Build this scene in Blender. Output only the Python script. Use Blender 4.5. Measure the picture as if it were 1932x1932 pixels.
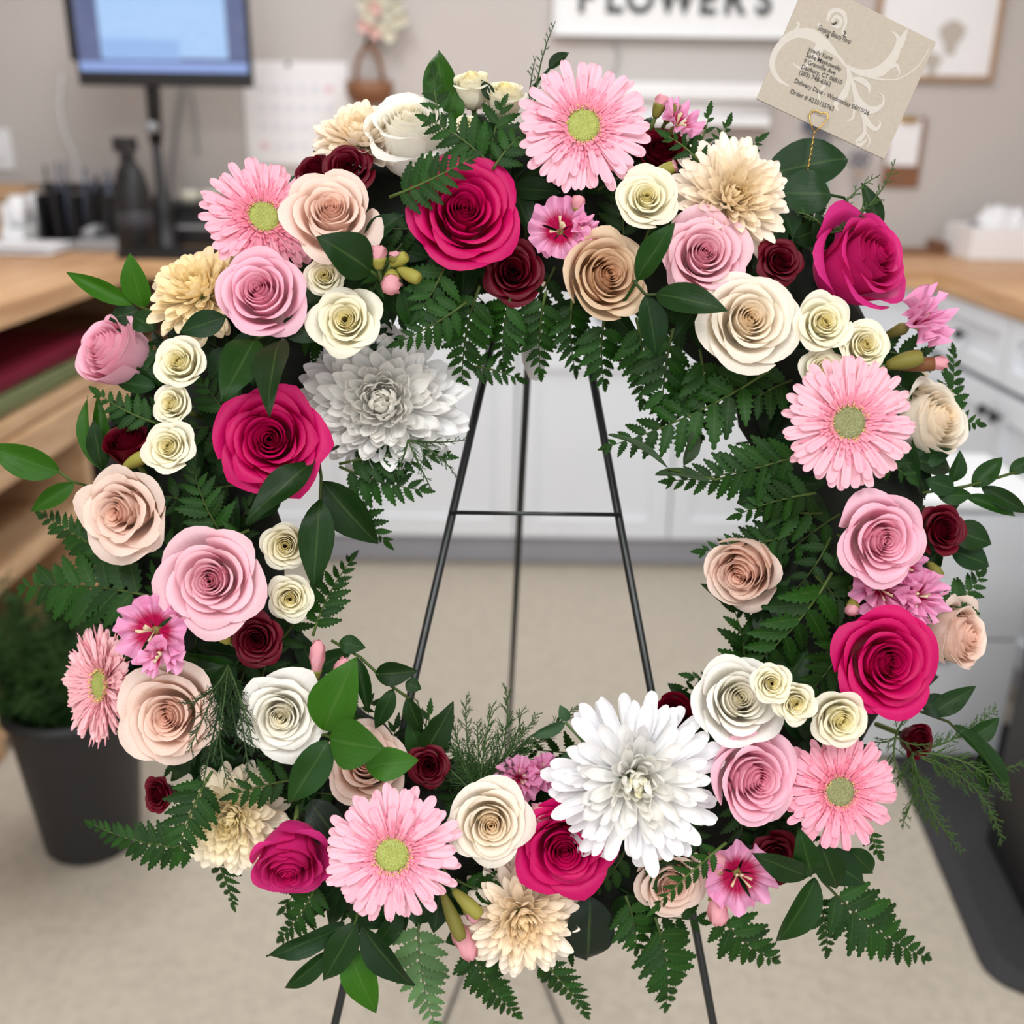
import bpy, bmesh, math, random
import numpy as np
from mathutils import Matrix, Vector

for o in list(bpy.data.objects):
    bpy.data.objects.remove(o)
SC = bpy.context.scene
COL = SC.collection

# ------------------------------------------------------------------ camera, world, light, exposure
F = 1937.0                      # focal length in pixels of a 1932 px frame
PITCH = math.radians(20.0)
ROLL = math.radians(0.85)
CAM = Vector((0, 0, 1.30))
_f = Vector((0, math.cos(PITCH), -math.sin(PITCH)))
_r0 = Vector((1, 0, 0))
_u0 = Vector((0, math.sin(PITCH), math.cos(PITCH)))
_r = _r0 * math.cos(ROLL) + _u0 * math.sin(ROLL)
_u = _u0 * math.cos(ROLL) - _r0 * math.sin(ROLL)
cd = bpy.data.cameras.new('camera')
cam = bpy.data.objects.new('camera', cd)
COL.objects.link(cam)
cam.matrix_world = Matrix(((_r.x, _u.x, -_f.x, CAM.x), (_r.y, _u.y, -_f.y, CAM.y), (_r.z, _u.z, -_f.z, CAM.z), (0, 0, 0, 1)))
cd.sensor_width = 36.0
cd.lens = 36.0 * F / 1932.0
cd.clip_start = 0.02
cd.dof.use_dof = True
cd.dof.focus_distance = 0.775
cd.dof.aperture_fstop = 3.4
SC.camera = cam

w = bpy.data.worlds.new('world')
SC.world = w
w.use_nodes = True
w.node_tree.nodes['Background'].inputs[0].default_value = (0.93, 0.96, 1.0, 1)
w.node_tree.nodes['Background'].inputs[1].default_value = 2.1

def area(name, loc, size, sy, power, rot=(0, 0, 0), color=(1, 1, 1)):
    l = bpy.data.lights.new(name, 'AREA')
    l.shape = 'RECTANGLE'; l.size = size; l.size_y = sy; l.energy = power; l.color = color
    o = bpy.data.objects.new(name, l); COL.objects.link(o)
    o.location = loc; o.rotation_euler = rot
    return o
# ceiling troffers: two over the aisle in front of the easel, two over the counters
area('ceiling_lamp_near', (-0.6, -0.9, 2.72), 0.6, 1.2, 42, color=(0.97, 0.99, 1.0))
area('ceiling_lamp_near', (0.8, -0.9, 2.72), 0.6, 1.2, 34, color=(0.97, 0.99, 1.0))
area('ceiling_lamp_far', (-0.7, 2.2, 2.72), 0.6, 1.2, 25, color=(0.97, 0.98, 1.0))
area('ceiling_lamp_far', (0.7, 2.2, 2.72), 0.6, 1.2, 21, color=(0.95, 0.98, 1.0))
SC.view_settings.view_transform = 'Standard'
SC.view_settings.look = 'None'
SC.view_settings.gamma = 1.0
SC.view_settings.use_curve_mapping = False
SC.view_settings.exposure = 0.0
SC.cycles.use_denoising = True
SC.cycles.max_bounces = 8

# ------------------------------------------------------------------ helpers
def ray(px, py):
    return _f + _r * ((px - 966.0) / F) - _u * ((py - 966.0) / F)
def atY(px, py, Y):
    d = ray(px, py); return CAM + d * (Y / d.y)
def atZ(px, py, z):
    d = ray(px, py); return CAM + d * ((z - CAM.z) / d.z)

def tag(o, label=None, cat=None, group=None, kind=None):
    if label: o['label'] = label
    if cat: o['category'] = cat
    if group: o['group'] = group
    if kind: o['kind'] = kind
    return o
def empty(name, mat=None, loc=None, parent=None):
    o = bpy.data.objects.new(name, None); COL.objects.link(o)
    o.empty_display_size = 0.01
    if mat is not None: o.matrix_basis = mat
    if loc is not None: o.location = loc
    if parent: o.parent = parent
    return o
def put(name, me, parent=None, mat=None, color=None, material=None):
    o = bpy.data.objects.new(name, me); COL.objects.link(o)
    if parent: o.parent = parent
    if mat is not None: o.matrix_basis = mat
    if color is not None: o.color = (*color, 1)
    if material is not None:
        if len(me.materials) == 0: me.materials.append(material)
    return o
def mesh(name, verts, faces, material=None, uv=None, smooth=True):
    me = bpy.data.meshes.new(name)
    me.from_pydata([tuple(v) for v in verts], [], faces)
    if smooth: me.polygons.foreach_set('use_smooth', np.ones(len(faces), dtype=bool))
    if uv is not None:
        ul = me.uv_layers.new(name='UVMap')
        li = np.empty(len(me.loops), dtype=np.int32); me.loops.foreach_get('vertex_index', li)
        ul.data.foreach_set('uv', np.asarray(uv, dtype=np.float32)[li].ravel())
    if material: me.materials.append(material)
    me.update()
    return me
_gf = {}
def gfaces(nt, ns):
    if (nt, ns) not in _gf:
        _gf[(nt, ns)] = [(i * ns + j, i * ns + j + 1, (i + 1) * ns + j + 1, (i + 1) * ns + j) for i in range(nt - 1) for j in range(ns - 1)]
    return _gf[(nt, ns)]
def grid(nt, ns):
    t, s = np.meshgrid(np.linspace(0, 1, nt), np.linspace(-1, 1, ns), indexing='ij')
    return t, s
def gridmesh(name, X, Y, Z, t, s, material=None):
    nt, ns = t.shape
    v = np.stack([X, Y, Z], -1).reshape(-1, 3)
    uv = np.stack([(s + 1) / 2, t], -1).reshape(-1, 2)
    return mesh(name, v.tolist(), gfaces(nt, ns), material, uv)
def bm_mesh(bm, name, material=None, smooth=False):
    me = bpy.data.meshes.new(name); bm.to_mesh(me); bm.free()
    if smooth: me.polygons.foreach_set('use_smooth', np.ones(len(me.polygons), dtype=bool))
    if material: me.materials.append(material)
    return me
def box(name, size, loc, material, parent=None, bevel=0.004, rotz=0.0, taper=None):
    bm = bmesh.new(); bmesh.ops.create_cube(bm, size=1.0)
    for v in bm.verts:
        if taper and v.co.z < 0: v.co.x *= taper; v.co.y *= taper
        v.co.x *= size[0]; v.co.y *= size[1]; v.co.z *= size[2]
    b = min(bevel, min(size) * 0.45)
    if b > 0: bmesh.ops.bevel(bm, geom=bm.edges[:], offset=b, segments=2, affect='EDGES', profile=0.7)
    o = put(name, bm_mesh(bm, name, material), parent)
    o.location = loc; o.rotation_euler.z = rotz
    return o
def tube_data(pts, radii, n=6, cap=True):
    pts = [Vector(p) for p in pts]
    if not hasattr(radii, '__len__'): radii = [radii] * len(pts)
    V = []; Fc = []
    prev = None
    for i, p in enumerate(pts):
        a = pts[max(i - 1, 0)]; b = pts[min(i + 1, len(pts) - 1)]
        d = (b - a).normalized() if (b - a).length > 1e-9 else Vector((0, 0, 1))
        if prev is None:
            x = d.orthogonal().normalized()
        else:
            x = (prev - d * prev.dot(d))
            x = x.normalized() if x.length > 1e-6 else d.orthogonal().normalized()
        prev = x
        y = d.cross(x)
        for k in range(n):
            an = 2 * math.pi * k / n
            V.append(p + (x * math.cos(an) + y * math.sin(an)) * radii[i])
    for i in range(len(pts) - 1):
        for k in range(n):
            Fc.append((i * n + k, i * n + (k + 1) % n, (i + 1) * n + (k + 1) % n, (i + 1) * n + k))
    if cap:
        Fc.append(tuple(range(n))[::-1]); Fc.append(tuple(range((len(pts) - 1) * n, len(pts) * n)))
    return V, Fc
def tube(name, pts, radii, material, parent=None, n=6, color=None, mat=None):
    V, Fc = tube_data(pts, radii, n)
    return put(name, mesh(name, V, Fc, material), parent, mat, color)
def lathe(name, prof, material, parent=None, n=24, loc=(0, 0, 0), color=None, mat=None):
    V = []; Fc = []
    for (r, z) in prof:
        for k in range(n):
            a = 2 * math.pi * k / n; V.append((r * math.cos(a), r * math.sin(a), z))
    for i in range(len(prof) - 1):
        for k in range(n):
            Fc.append((i * n + k, i * n + (k + 1) % n, (i + 1) * n + (k + 1) % n, (i + 1) * n + k))
    if prof[0][0] > 1e-5: Fc.append(tuple(range(n))[::-1])
    if prof[-1][0] > 1e-5: Fc.append(tuple(range((len(prof) - 1) * n, len(prof) * n)))
    o = put(name, mesh(name, V, Fc, material), parent, mat, color)
    if mat is None: o.location = loc
    return o
def text_mesh(body, size, extrude=0.0, bold=0.0, shear=0.0, spacing=1.0):
    cu = bpy.data.curves.new('txt', 'FONT'); cu.body = body; cu.size = size; cu.extrude = extrude; cu.offset = bold; cu.shear = shear
    cu.space_character = spacing; cu.resolution_u = 3
    o = bpy.data.objects.new('txt', cu); COL.objects.link(o)
    bpy.context.view_layer.update()
    me = bpy.data.meshes.new_from_object(o.evaluated_get(bpy.context.evaluated_depsgraph_get()))
    bpy.data.objects.remove(o); bpy.data.curves.remove(cu)
    return me

# ------------------------------------------------------------------ materials
def srgb(r, g, b):
    return tuple(((c / 255.0) / 12.92 if c / 255.0 <= 0.04045 else ((c / 255.0 + 0.055) / 1.055) ** 2.4) for c in (r, g, b))
def mat_plain(name, rgb, rough=0.6, noise=0.0, scale=20.0, metal=0.0, spec=0.5, bump=0.0, stretch=None, rgb2=None):
    m = bpy.data.materials.new(name); m.use_nodes = True
    nt = m.node_tree; b = nt.nodes['Principled BSDF']
    b.inputs['Roughness'].default_value = rough; b.inputs['Metallic'].default_value = metal
    b.inputs['Specular IOR Level'].default_value = spec
    c = (*rgb, 1)
    tc = nt.nodes.new('ShaderNodeTexCoord'); mp = nt.nodes.new('ShaderNodeMapping')
    nt.links.new(tc.outputs['Object'], mp.inputs[0])
    if stretch: mp.inputs['Scale'].default_value = stretch
    nz = nt.nodes.new('ShaderNodeTexNoise'); nz.inputs['Scale'].default_value = scale; nz.inputs['Detail'].default_value = 5
    nt.links.new(mp.outputs[0], nz.inputs[0])
    mix = nt.nodes.new('ShaderNodeMixRGB')
    mix.inputs[1].default_value = c
    mix.inputs[2].default_value = (*(rgb2 if rgb2 else tuple(x * (1 - noise) for x in rgb)), 1)
    rp = nt.nodes.new('ShaderNodeValToRGB'); rp.color_ramp.elements[0].position = 0.38; rp.color_ramp.elements[1].position = 0.66
    nt.links.new(nz.outputs[0], rp.inputs[0]); nt.links.new(rp.outputs[0], mix.inputs[0])
    nt.links.new(mix.outputs[0], b.inputs['Base Color'])
    if bump:
        bp = nt.nodes.new('ShaderNodeBump'); bp.inputs['Strength'].default_value = bump; bp.inputs['Distance'].default_value = 0.002
        nt.links.new(nz.outputs[0], bp.inputs['Height']); nt.links.new(bp.outputs[0], b.inputs['Normal'])
    return m
def mat_emit(name, rgb, strength=1.0):
    m = bpy.data.materials.new(name); m.use_nodes = True
    nt = m.node_tree; b = nt.nodes['Principled BSDF']
    b.inputs['Base Color'].default_value = (0.02, 0.02, 0.03, 1)
    b.inputs['Emission Color'].default_value = (*rgb, 1); b.inputs['Emission Strength'].default_value = strength
    nz = nt.nodes.new('ShaderNodeTexNoise'); nz.inputs['Scale'].default_value = 8
    mx = nt.nodes.new('ShaderNodeMixRGB'); mx.inputs[0].default_value = 0.1; mx.inputs[1].default_value = (*rgb, 1)
    nt.links.new(nz.outputs[0], mx.inputs[2]); nt.links.new(mx.outputs[0], b.inputs['Emission Color'])
    return m
def mat_petal(name, mode='rose', transl=0.40, rough=0.5):
    """petal tissue: colour of the object, paler claw, fine veins along the petal; light shines through a little"""
    m = bpy.data.materials.new(name); m.use_nodes = True
    nt = m.node_tree; N = nt.nodes; Lk = nt.links
    b = N['Principled BSDF']; out = N['Material Output']
    oi = N.new('ShaderNodeObjectInfo'); uvn = N.new('ShaderNodeTexCoord'); sep = N.new('ShaderNodeSeparateXYZ')
    Lk.new(uvn.outputs['UV'], sep.inputs[0])
    mp = N.new('ShaderNodeMapping'); mp.inputs['Scale'].default_value = (38, 2.2, 1)
    Lk.new(uvn.outputs['UV'], mp.inputs[0])
    nz = N.new('ShaderNodeTexNoise'); nz.inputs['Scale'].default_value = 1.0; nz.inputs['Detail'].default_value = 4
    Lk.new(mp.outputs[0], nz.inputs[0])
    col = oi.outputs['Color']
    # claw of the petal
    rp = N.new('ShaderNodeValToRGB')
    mx = N.new('ShaderNodeMixRGB')
    Lk.new(sep.outputs[1], rp.inputs[0]); Lk.new(rp.outputs[0], mx.inputs[0])
    if mode == 'rose':
        e = rp.color_ramp.elements
        e[0].position = 0.0; e[0].color = (0.75, 0.75, 0.75, 1); e[1].position = 0.45; e[1].color = (0, 0, 0, 1)
        hs = N.new('ShaderNodeMixRGB'); hs.inputs[0].default_value = 0.45; hs.inputs[2].default_value = (*srgb(245, 235, 190), 1)
        Lk.new(col, hs.inputs[1]); Lk.new(col, mx.inputs[1]); Lk.new(hs.outputs[0], mx.inputs[2])
    elif mode == 'satin':
        e = rp.color_ramp.elements
        e[0].position = 0.42; e[0].color = (1, 1, 1, 1); e[1].position = 0.70; e[1].color = (0, 0, 0, 1)
        ad = N.new('ShaderNodeMath'); ad.operation = 'ADD'
        sc = N.new('ShaderNodeMath'); sc.operation = 'MULTIPLY_ADD'; sc.inputs[1].default_value = 0.5; sc.inputs[2].default_value = -0.25
        Lk.new(nz.outputs[0], sc.inputs[0]); Lk.new(sep.outputs[1], ad.inputs[0]); Lk.new(sc.outputs[0], ad.inputs[1]); Lk.new(ad.outputs[0], rp.inputs[0])
        Lk.new(col, mx.inputs[1]); mx.inputs[2].default_value = (*srgb(196, 10, 84), 1)
    else:
        e = rp.color_ramp.elements
        e[0].position = 0.0; e[0].color = (0.5, 0.5, 0.5, 1); e[1].position = 0.5; e[1].color = (0, 0, 0, 1)
        hs = N.new('ShaderNodeHueSaturation'); hs.inputs['Saturation'].default_value = 1.35; hs.inputs['Value'].default_value = 0.97
        Lk.new(col, hs.inputs['Color']); Lk.new(col, mx.inputs[1]); Lk.new(hs.outputs[0], mx.inputs[2])
    vn = N.new('ShaderNodeMixRGB'); vn.blend_type = 'MULTIPLY'; vn.inputs[0].default_value = 0.30 if mode != 'rose' else 0.16
    vr = N.new('ShaderNodeValToRGB'); vr.color_ramp.elements[0].position = 0.3; vr.color_ramp.elements[0].color = (0.72, 0.66, 0.68, 1); vr.color_ramp.elements[1].position = 0.62
    Lk.new(nz.outputs[0], vr.inputs[0]); Lk.new(mx.outputs[0], vn.inputs[1]); Lk.new(vr.outputs[0], vn.inputs[2])
    Lk.new(vn.outputs[0], b.inputs['Base Color'])
    b.inputs['Roughness'].default_value = rough
    b.inputs['Specular IOR Level'].default_value = 0.3
    bp = N.new('ShaderNodeBump'); bp.inputs['Strength'].default_value = 0.25; bp.inputs['Distance'].default_value = 0.0008
    Lk.new(nz.outputs[0], bp.inputs['Height']); Lk.new(bp.outputs[0], b.inputs['Normal'])
    tr = N.new('ShaderNodeBsdfTranslucent'); Lk.new(vn.outputs[0], tr.inputs[0])
    ms = N.new('ShaderNodeMixShader'); ms.inputs[0].default_value = transl
    Lk.new(b.outputs[0], ms.inputs[1]); Lk.new(tr.outputs[0], ms.inputs[2]); Lk.new(ms.outputs[0], out.inputs[0])
    return m
def mat_leaf(name, rough=0.32, transl=0.10, wet=0.0):
    m = bpy.data.materials.new(name); m.use_nodes = True
    nt = m.node_tree; N = nt.nodes; Lk = nt.links
    b = N['Principled BSDF']; out = N['Material Output']
    oi = N.new('ShaderNodeObjectInfo'); tc = N.new('ShaderNodeTexCoord')
    sep = N.new('ShaderNodeSeparateXYZ'); Lk.new(tc.outputs['UV'], sep.inputs[0])
    # pale midrib and faint side veins
    ab = N.new('ShaderNodeMath'); ab.operation = 'SUBTRACT'; ab.inputs[1].default_value = 0.5; Lk.new(sep.outputs[0], ab.inputs[0])
    a2 = N.new('ShaderNodeMath'); a2.operation = 'ABSOLUTE'; Lk.new(ab.outputs[0], a2.inputs[0])
    rp = N.new('ShaderNodeValToRGB'); rp.color_ramp.elements[0].position = 0.0; rp.color_ramp.elements[0].color = (0.28, 0.28, 0.28, 1)
    rp.color_ramp.elements[1].position = 0.045; rp.color_ramp.elements[1].color = (0, 0, 0, 1)
    Lk.new(a2.outputs[0], rp.inputs[0])
    mp = N.new('ShaderNodeMapping'); mp.inputs['Scale'].default_value = (26, 3, 1); Lk.new(tc.outputs['UV'], mp.inputs[0])
    nz = N.new('ShaderNodeTexNoise'); nz.inputs['Scale'].default_value = 1; nz.inputs['Detail'].default_value = 4; Lk.new(mp.outputs[0], nz.inputs[0])
    hv = N.new('ShaderNodeHueSaturation')
    rr = N.new('ShaderNodeMapRange'); rr.inputs[3].default_value = 0.6; rr.inputs[4].default_value = 1.2; Lk.new(oi.outputs['Random'], rr.inputs[0])
    Lk.new(rr.outputs[0], hv.inputs['Value']); Lk.new(oi.outputs['Color'], hv.inputs['Color'])
    mx = N.new('ShaderNodeMixRGB'); mx.inputs[2].default_value = (*srgb(96, 122, 62), 1)
    Lk.new(rp.outputs[0], mx.inputs[0]); Lk.new(hv.outputs[0], mx.inputs[1])
    vn = N.new('ShaderNodeMixRGB'); vn.blend_type = 'MULTIPLY'; vn.inputs[0].default_value = 0.35
    Lk.new(mx.outputs[0], vn.inputs[1]); Lk.new(nz.outputs[0], vn.inputs[2])
    Lk.new(vn.outputs[0], b.inputs['Base Color'])
    b.inputs['Roughness'].default_value = rough; b.inputs['Specular IOR Level'].default_value = 0.2
    bp = N.new('ShaderNodeBump'); bp.inputs['Strength'].default_value = 0.35; bp.inputs['Distance'].default_value = 0.001
    Lk.new(nz.outputs[0], bp.inputs['Height']); Lk.new(bp.outputs[0], b.inputs['Normal'])
    if wet:
        # fine water beads
        vo = N.new('ShaderNodeTexVoronoi'); vo.inputs['Scale'].default_value = 420; Lk.new(tc.outputs['Object'], vo.inputs[0])
        vr = N.new('ShaderNodeValToRGB'); vr.color_ramp.elements[0].position = 0.0; vr.color_ramp.elements[0].color = (1, 1, 1, 1)
        vr.color_ramp.elements[1].position = 0.32; vr.color_ramp.elements[1].color = (0, 0, 0, 1)
        Lk.new(vo.outputs['Distance'], vr.inputs[0])
        b2 = N.new('ShaderNodeBump'); b2.inputs['Strength'].default_value = wet; b2.inputs['Distance'].default_value = 0.0012
        Lk.new(vr.outputs[0], b2.inputs['Height']); Lk.new(bp.outputs[0], b2.inputs['Normal']); Lk.new(b2.outputs[0], b.inputs['Normal'])
    tr = N.new('ShaderNodeBsdfTranslucent'); Lk.new(vn.outputs[0], tr.inputs[0])
    ms = N.new('ShaderNodeMixShader'); ms.inputs[0].default_value = transl
    Lk.new(b.outputs[0], ms.inputs[1]); Lk.new(tr.outputs[0], ms.inputs[2]); Lk.new(ms.outputs[0], out.inputs[0])
    return m
M = {}
M['petal'] = mat_petal('rose_petal', 'rose')
M['ray'] = mat_petal('daisy_petal', 'ray', 0.26)
M['satin'] = mat_petal('satin_petal', 'satin')
M['leaf'] = mat_leaf('glossy_leaf', wet=0.35)
M['fern'] = mat_leaf('fern_leaf', 0.42, 0.12)
M['stemgreen'] = mat_leaf('stem_green', 0.5, 0.0)
M['fine'] = mat_leaf('fine_green', 0.5, 0.0)
M['moss'] = mat_plain('dark_moss', srgb(14, 25, 9), 0.9, 0.6, 60, bump=1.0)
M['wire'] = mat_plain('green_black_enamel', srgb(20, 26, 26), 0.35, 0.3, 60)
M['gold'] = mat_plain('gold_wire', srgb(196, 160, 84), 0.3, 0.2, 50, metal=1.0)
M['wall'] = mat_plain('warm_grey_paint', srgb(196, 190, 187), 0.85, 0.03, 3)
M['ceil'] = mat_plain('ceiling_white', srgb(235, 233, 228), 0.9, 0.02, 3)
M['floor'] = mat_plain('flecked_vinyl', srgb(183, 173, 158), 0.55, 0.13, 55, spec=0.35)
M['cab'] = mat_plain('white_cabinet_paint', srgb(226, 229, 234), 0.45, 0.02, 4)
M['kick'] = mat_plain('grey_kickboard', srgb(170, 170, 178), 0.6, 0.05, 6)
M['wood'] = mat_plain('butcher_block', srgb(214, 172, 128), 0.45, 0.0, 2.2, stretch=(1.2, 14, 14), rgb2=srgb(186, 140, 98), bump=0.1)
M['woody'] = mat_plain('butcher_block_long', srgb(214, 172, 128), 0.45, 0.0, 2.2, stretch=(14, 1.2, 14), rgb2=srgb(186, 140, 98), bump=0.1)
M['ply'] = mat_plain('pale_plywood', srgb(205, 170, 132), 0.6, 0.0, 3, stretch=(6, 2, 12), rgb2=srgb(186, 148, 110))
M['black'] = mat_plain('black_plastic', srgb(18, 18, 20), 0.45, 0.2, 30)
M['bucket'] = mat_plain('matt_black_bucket', srgb(34, 34, 38), 0.5, 0.15, 20)
M['rubber'] = mat_plain('grey_black_rubber', srgb(44, 43, 45), 0.75, 0.25, 90, bump=0.3)
M['white'] = mat_plain('white_plastic', srgb(236, 238, 240), 0.4, 0.02, 8)
M['paper'] = mat_plain('white_paper', srgb(240, 240, 243), 0.8, 0.02, 10)
M['letter'] = mat_plain('black_paint', srgb(40, 40, 42), 0.5, 0.1, 30)
M['card'] = mat_plain('oatmeal_card', srgb(172, 162, 147), 0.75, 0.06, 420, bump=0.1)
M['flourish'] = mat_plain('pale_print', srgb(190, 183, 173), 0.7, 0.03, 200)
M['ink'] = mat_plain('black_ink', srgb(35, 32, 32), 0.6, 0.1, 100)
M['brown'] = mat_plain('brown_board', srgb(136, 92, 62), 0.55, 0.15, 14, stretch=(1, 1, 8))
M['frame'] = mat_plain('oak_frame', srgb(176, 142, 110), 0.5, 0.15, 20)
M['grey'] = mat_plain('grey_metal', srgb(150, 152, 156), 0.4, 0.08, 20)
M['bluegrey'] = mat_plain('blue_grey_plastic', srgb(84, 92, 112), 0.5, 0.1, 20)
M['teal'] = mat_plain('teal_plastic', srgb(64, 178, 172), 0.4, 0.1, 20)
M['orange'] = mat_plain('orange_plastic', srgb(240, 170, 48), 0.4, 0.1, 20)
M['crimson'] = mat_plain('crimson_paper', srgb(140, 16, 56), 0.7, 0.1, 10)
M['sage'] = mat_plain('sage_paper', srgb(132, 140, 96), 0.7, 0.1, 10)
M['darkgrey'] = mat_plain('dark_grey_print', srgb(58, 58, 64), 0.5, 0.3, 60)
M['plastic'] = mat_plain('cloudy_plastic', srgb(205, 205, 205), 0.2, 0.05, 20)
# ------------------------------------------------------------------ the room
XL, XR, YB, YF, ZC = -1.78, 1.88, 3.68, -2.6, 2.75
def slab(name, size, loc, material):
    return tag(box(name, size, loc, material, bevel=0.0), kind='structure')
slab('floor', (XR - XL + 0.2, YB - YF + 0.2, 0.05), ((XL + XR) / 2, (YB + YF) / 2, -0.025), M['floor'])
slab('ceiling', (XR - XL + 0.2, YB - YF + 0.2, 0.05), ((XL + XR) / 2, (YB + YF) / 2, ZC + 0.025), M['ceil'])
slab('wall_back', (XR - XL + 0.2, 0.08, ZC), ((XL + XR) / 2, YB + 0.04, ZC / 2), M['wall'])
slab('wall_left', (0.08, YB - YF, ZC), (XL - 0.04, (YB + YF) / 2, ZC / 2), M['wall'])
slab('wall_right', (0.08, YB - YF, ZC), (XR + 0.04, (YB + YF) / 2, ZC / 2), M['wall'])
# unseen front behind the photographer: low sill, left open to let world light in
slab('wall_front', (XR - XL + 0.2, 0.08, 0.35), ((XL + XR) / 2, YF, 0.175), M['wall'])

CT, CTH = 0.955, 0.050            # worktop height, thickness
XLF, XRF, YBF = -1.09, 1.245, 3.05 # fronts of the left desk, the right run, the back run

# ---- base cabinets: a carcass, shaker doors and drawers with knobs
def shaker(parent, w, h, knob, name='door'):
    """front in local XZ facing -Y, origin at its centre"""
    me_name = name
    bm = bmesh.new()
    rail = 0.062 if name == 'door' else 0.045
    def b(x0, x1, z0, z1, y0, y1):
        r = bmesh.ops.create_cube(bm, size=1.0)['verts']
        for v in r:
            v.co.x = x0 if v.co.x < 0 else x1
            v.co.y = y0 if v.co.y < 0 else y1
            v.co.z = z0 if v.co.z < 0 else z1
    b(-w / 2, -w / 2 + rail, -h / 2, h / 2, -0.02, 0)
    b(w / 2 - rail, w / 2, -h / 2, h / 2, -0.02, 0)
    b(-w / 2 + rail, w / 2 - rail, h / 2 - rail, h / 2, -0.02, 0)
    b(-w / 2 + rail, w / 2 - rail, -h / 2, -h / 2 + rail, -0.02, 0)
    b(-w / 2 + rail, w / 2 - rail, -h / 2 + rail, h / 2 - rail, -0.009, 0)
    o = put(me_name, bm_mesh(bm, me_name, M['cab']), parent)
    k = lathe('knob', [(0.005, 0), (0.005, 0.014), (0.015, 0.016), (0.016, 0.026), (0.011, 0.030), (0, 0.031)], M['black'], o, 14)
    k.rotation_euler = (math.pi / 2, 0, 0); k.location = (knob[0], -0.019, knob[1])
    return o
def cabinet(label, x0, x1, y, depth, rot, doors, group):
    """rot 0: front faces -Y ; rot -90deg: front faces -X. x0..x1 along the run"""
    r = empty('base_cabinet'); tag(r, label, 'cabinet', group)
    wdt = x1 - x0
    r.rotation_euler.z = rot
    if rot == 0: r.location = ((x0 + x1) / 2, y, 0)
    else: r.location = (y, (x0 + x1) / 2, 0)
    box('carcass', (wdt - 0.002, depth - 0.02, 0.792), (0, depth / 2 + 0.01, 0.507), M['cab'], r, 0.002)
    box('kickboard', (wdt - 0.002, 0.02, 0.105), (0, 0.06, 0.0535), M['kick'], r, 0.001)
    n = doors; dw = wdt / n
    for i in range(n):
        cx = -wdt / 2 + dw * (i + 0.5)
        o = shaker(r, dw - 0.006, 0.60, ((dw / 2 - 0.035) * (1 if i % 2 == 0 else -1), 0.245))
        o.location = (cx, -0.0, 0.115 + 0.30)
        o = shaker(r, dw - 0.006, 0.165, (0, 0.0), 'drawer')
        o.location = (cx, 0, 0.729 + 0.088)
    return r
cabinet('white shaker cabinet seen left of the easel legs', -0.96, 0.01, YBF, 0.60, 0, 2, 'white base cabinets')
cabinet('white shaker cabinet seen through the right half of the wreath', 0.01, 0.98, YBF, 0.60, 0, 2, 'white base cabinets')
cabinet('white cabinet of the right run, at the inner corner', 2.05, 3.04, XRF, 0.60, -math.pi / 2, 2, 'white base cabinets')
cabinet('white cabinet of the right run nearest the camera', 1.06, 2.05, XRF, 0.60, -math.pi / 2, 2, 'white base cabinets')
o = box('corner_filler', (0.263, 0.02, 0.792), (1.113, YBF + 0.012, 0.507), M['cab'], bevel=0.001)
tag(o, 'plain white filler panel in the inner cabinet corner', 'panel')
# ---- worktops
def worktop(name, label, staves, along):
    r = empty(name); tag(r, label, 'worktop')
    for (x0, x1, y0, y1) in staves:
        box('stave', (x1 - x0 - 0.001, y1 - y0 - 0.001, CTH), ((x0 + x1) / 2, (y0 + y1) / 2, CT - CTH / 2), M['wood' if along == 'x' else 'woody'], r, 0.0015)
    return r
worktop('worktop', 'wooden butcher block worktop along the back wall', [(XLF, XRF - 0.03, YBF - 0.035 + k * 0.0833, YBF - 0.035 + (k + 1) * 0.0833) for k in range(8)][:8], 'x')
worktop('worktop', 'wooden worktop of the right run with cardboard box on it', [(XRF - 0.03 + k * 0.083, XRF - 0.03 + (k + 1) * 0.083, 1.0, YB - 0.01) for k in range(8)], 'y')
worktop('worktop', 'thick wooden desk top with papers on the left', [(XL + 0.01 + k * 0.0975, XL + 0.01 + (k + 1) * 0.0975, 1.15, YB - 0.01) for k in range(7)], 'y')
# ---- open shelving under the desk
r = empty('open_shelving', loc=(XLF, 2.2, 0)); tag(r, 'pale plywood open shelving under the left desk', 'shelving')
DX = XLF - XL - 0.04
def sh(name, size, loc):
    o = box(name, size, (loc[0] - XLF, loc[1] - 2.2, loc[2]), M['ply'], r, 0.002); return o
sh('back_panel', (0.012, 2.45, 0.88), (XL + 0.012, 2.42, 0.445))
for yy in (1.20, 1.93, 2.56, 3.28):
    sh('upright', (DX, 0.035, 0.555), (XLF - DX / 2 - 0.02, yy, 0.28))
for yy in (1.20, 3.62):
    sh('upright', (DX, 0.035, 0.20), (XLF - DX / 2 - 0.02, yy, 0.802))
sh('shelf', (DX, 2.44, 0.03), (XLF - DX / 2 - 0.015, 2.42, 0.685))
sh('shelf_rail', (0.025, 2.44, 0.085), (XLF - 0.0125, 2.42, 0.62))
sh('shelf', (DX, 2.44, 0.03), (XLF - DX / 2 - 0.015, 2.42, 0.375))
sh('shelf', (DX, 2.44, 0.03), (XLF - DX / 2 - 0.015, 2.42, 0.06))
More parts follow.
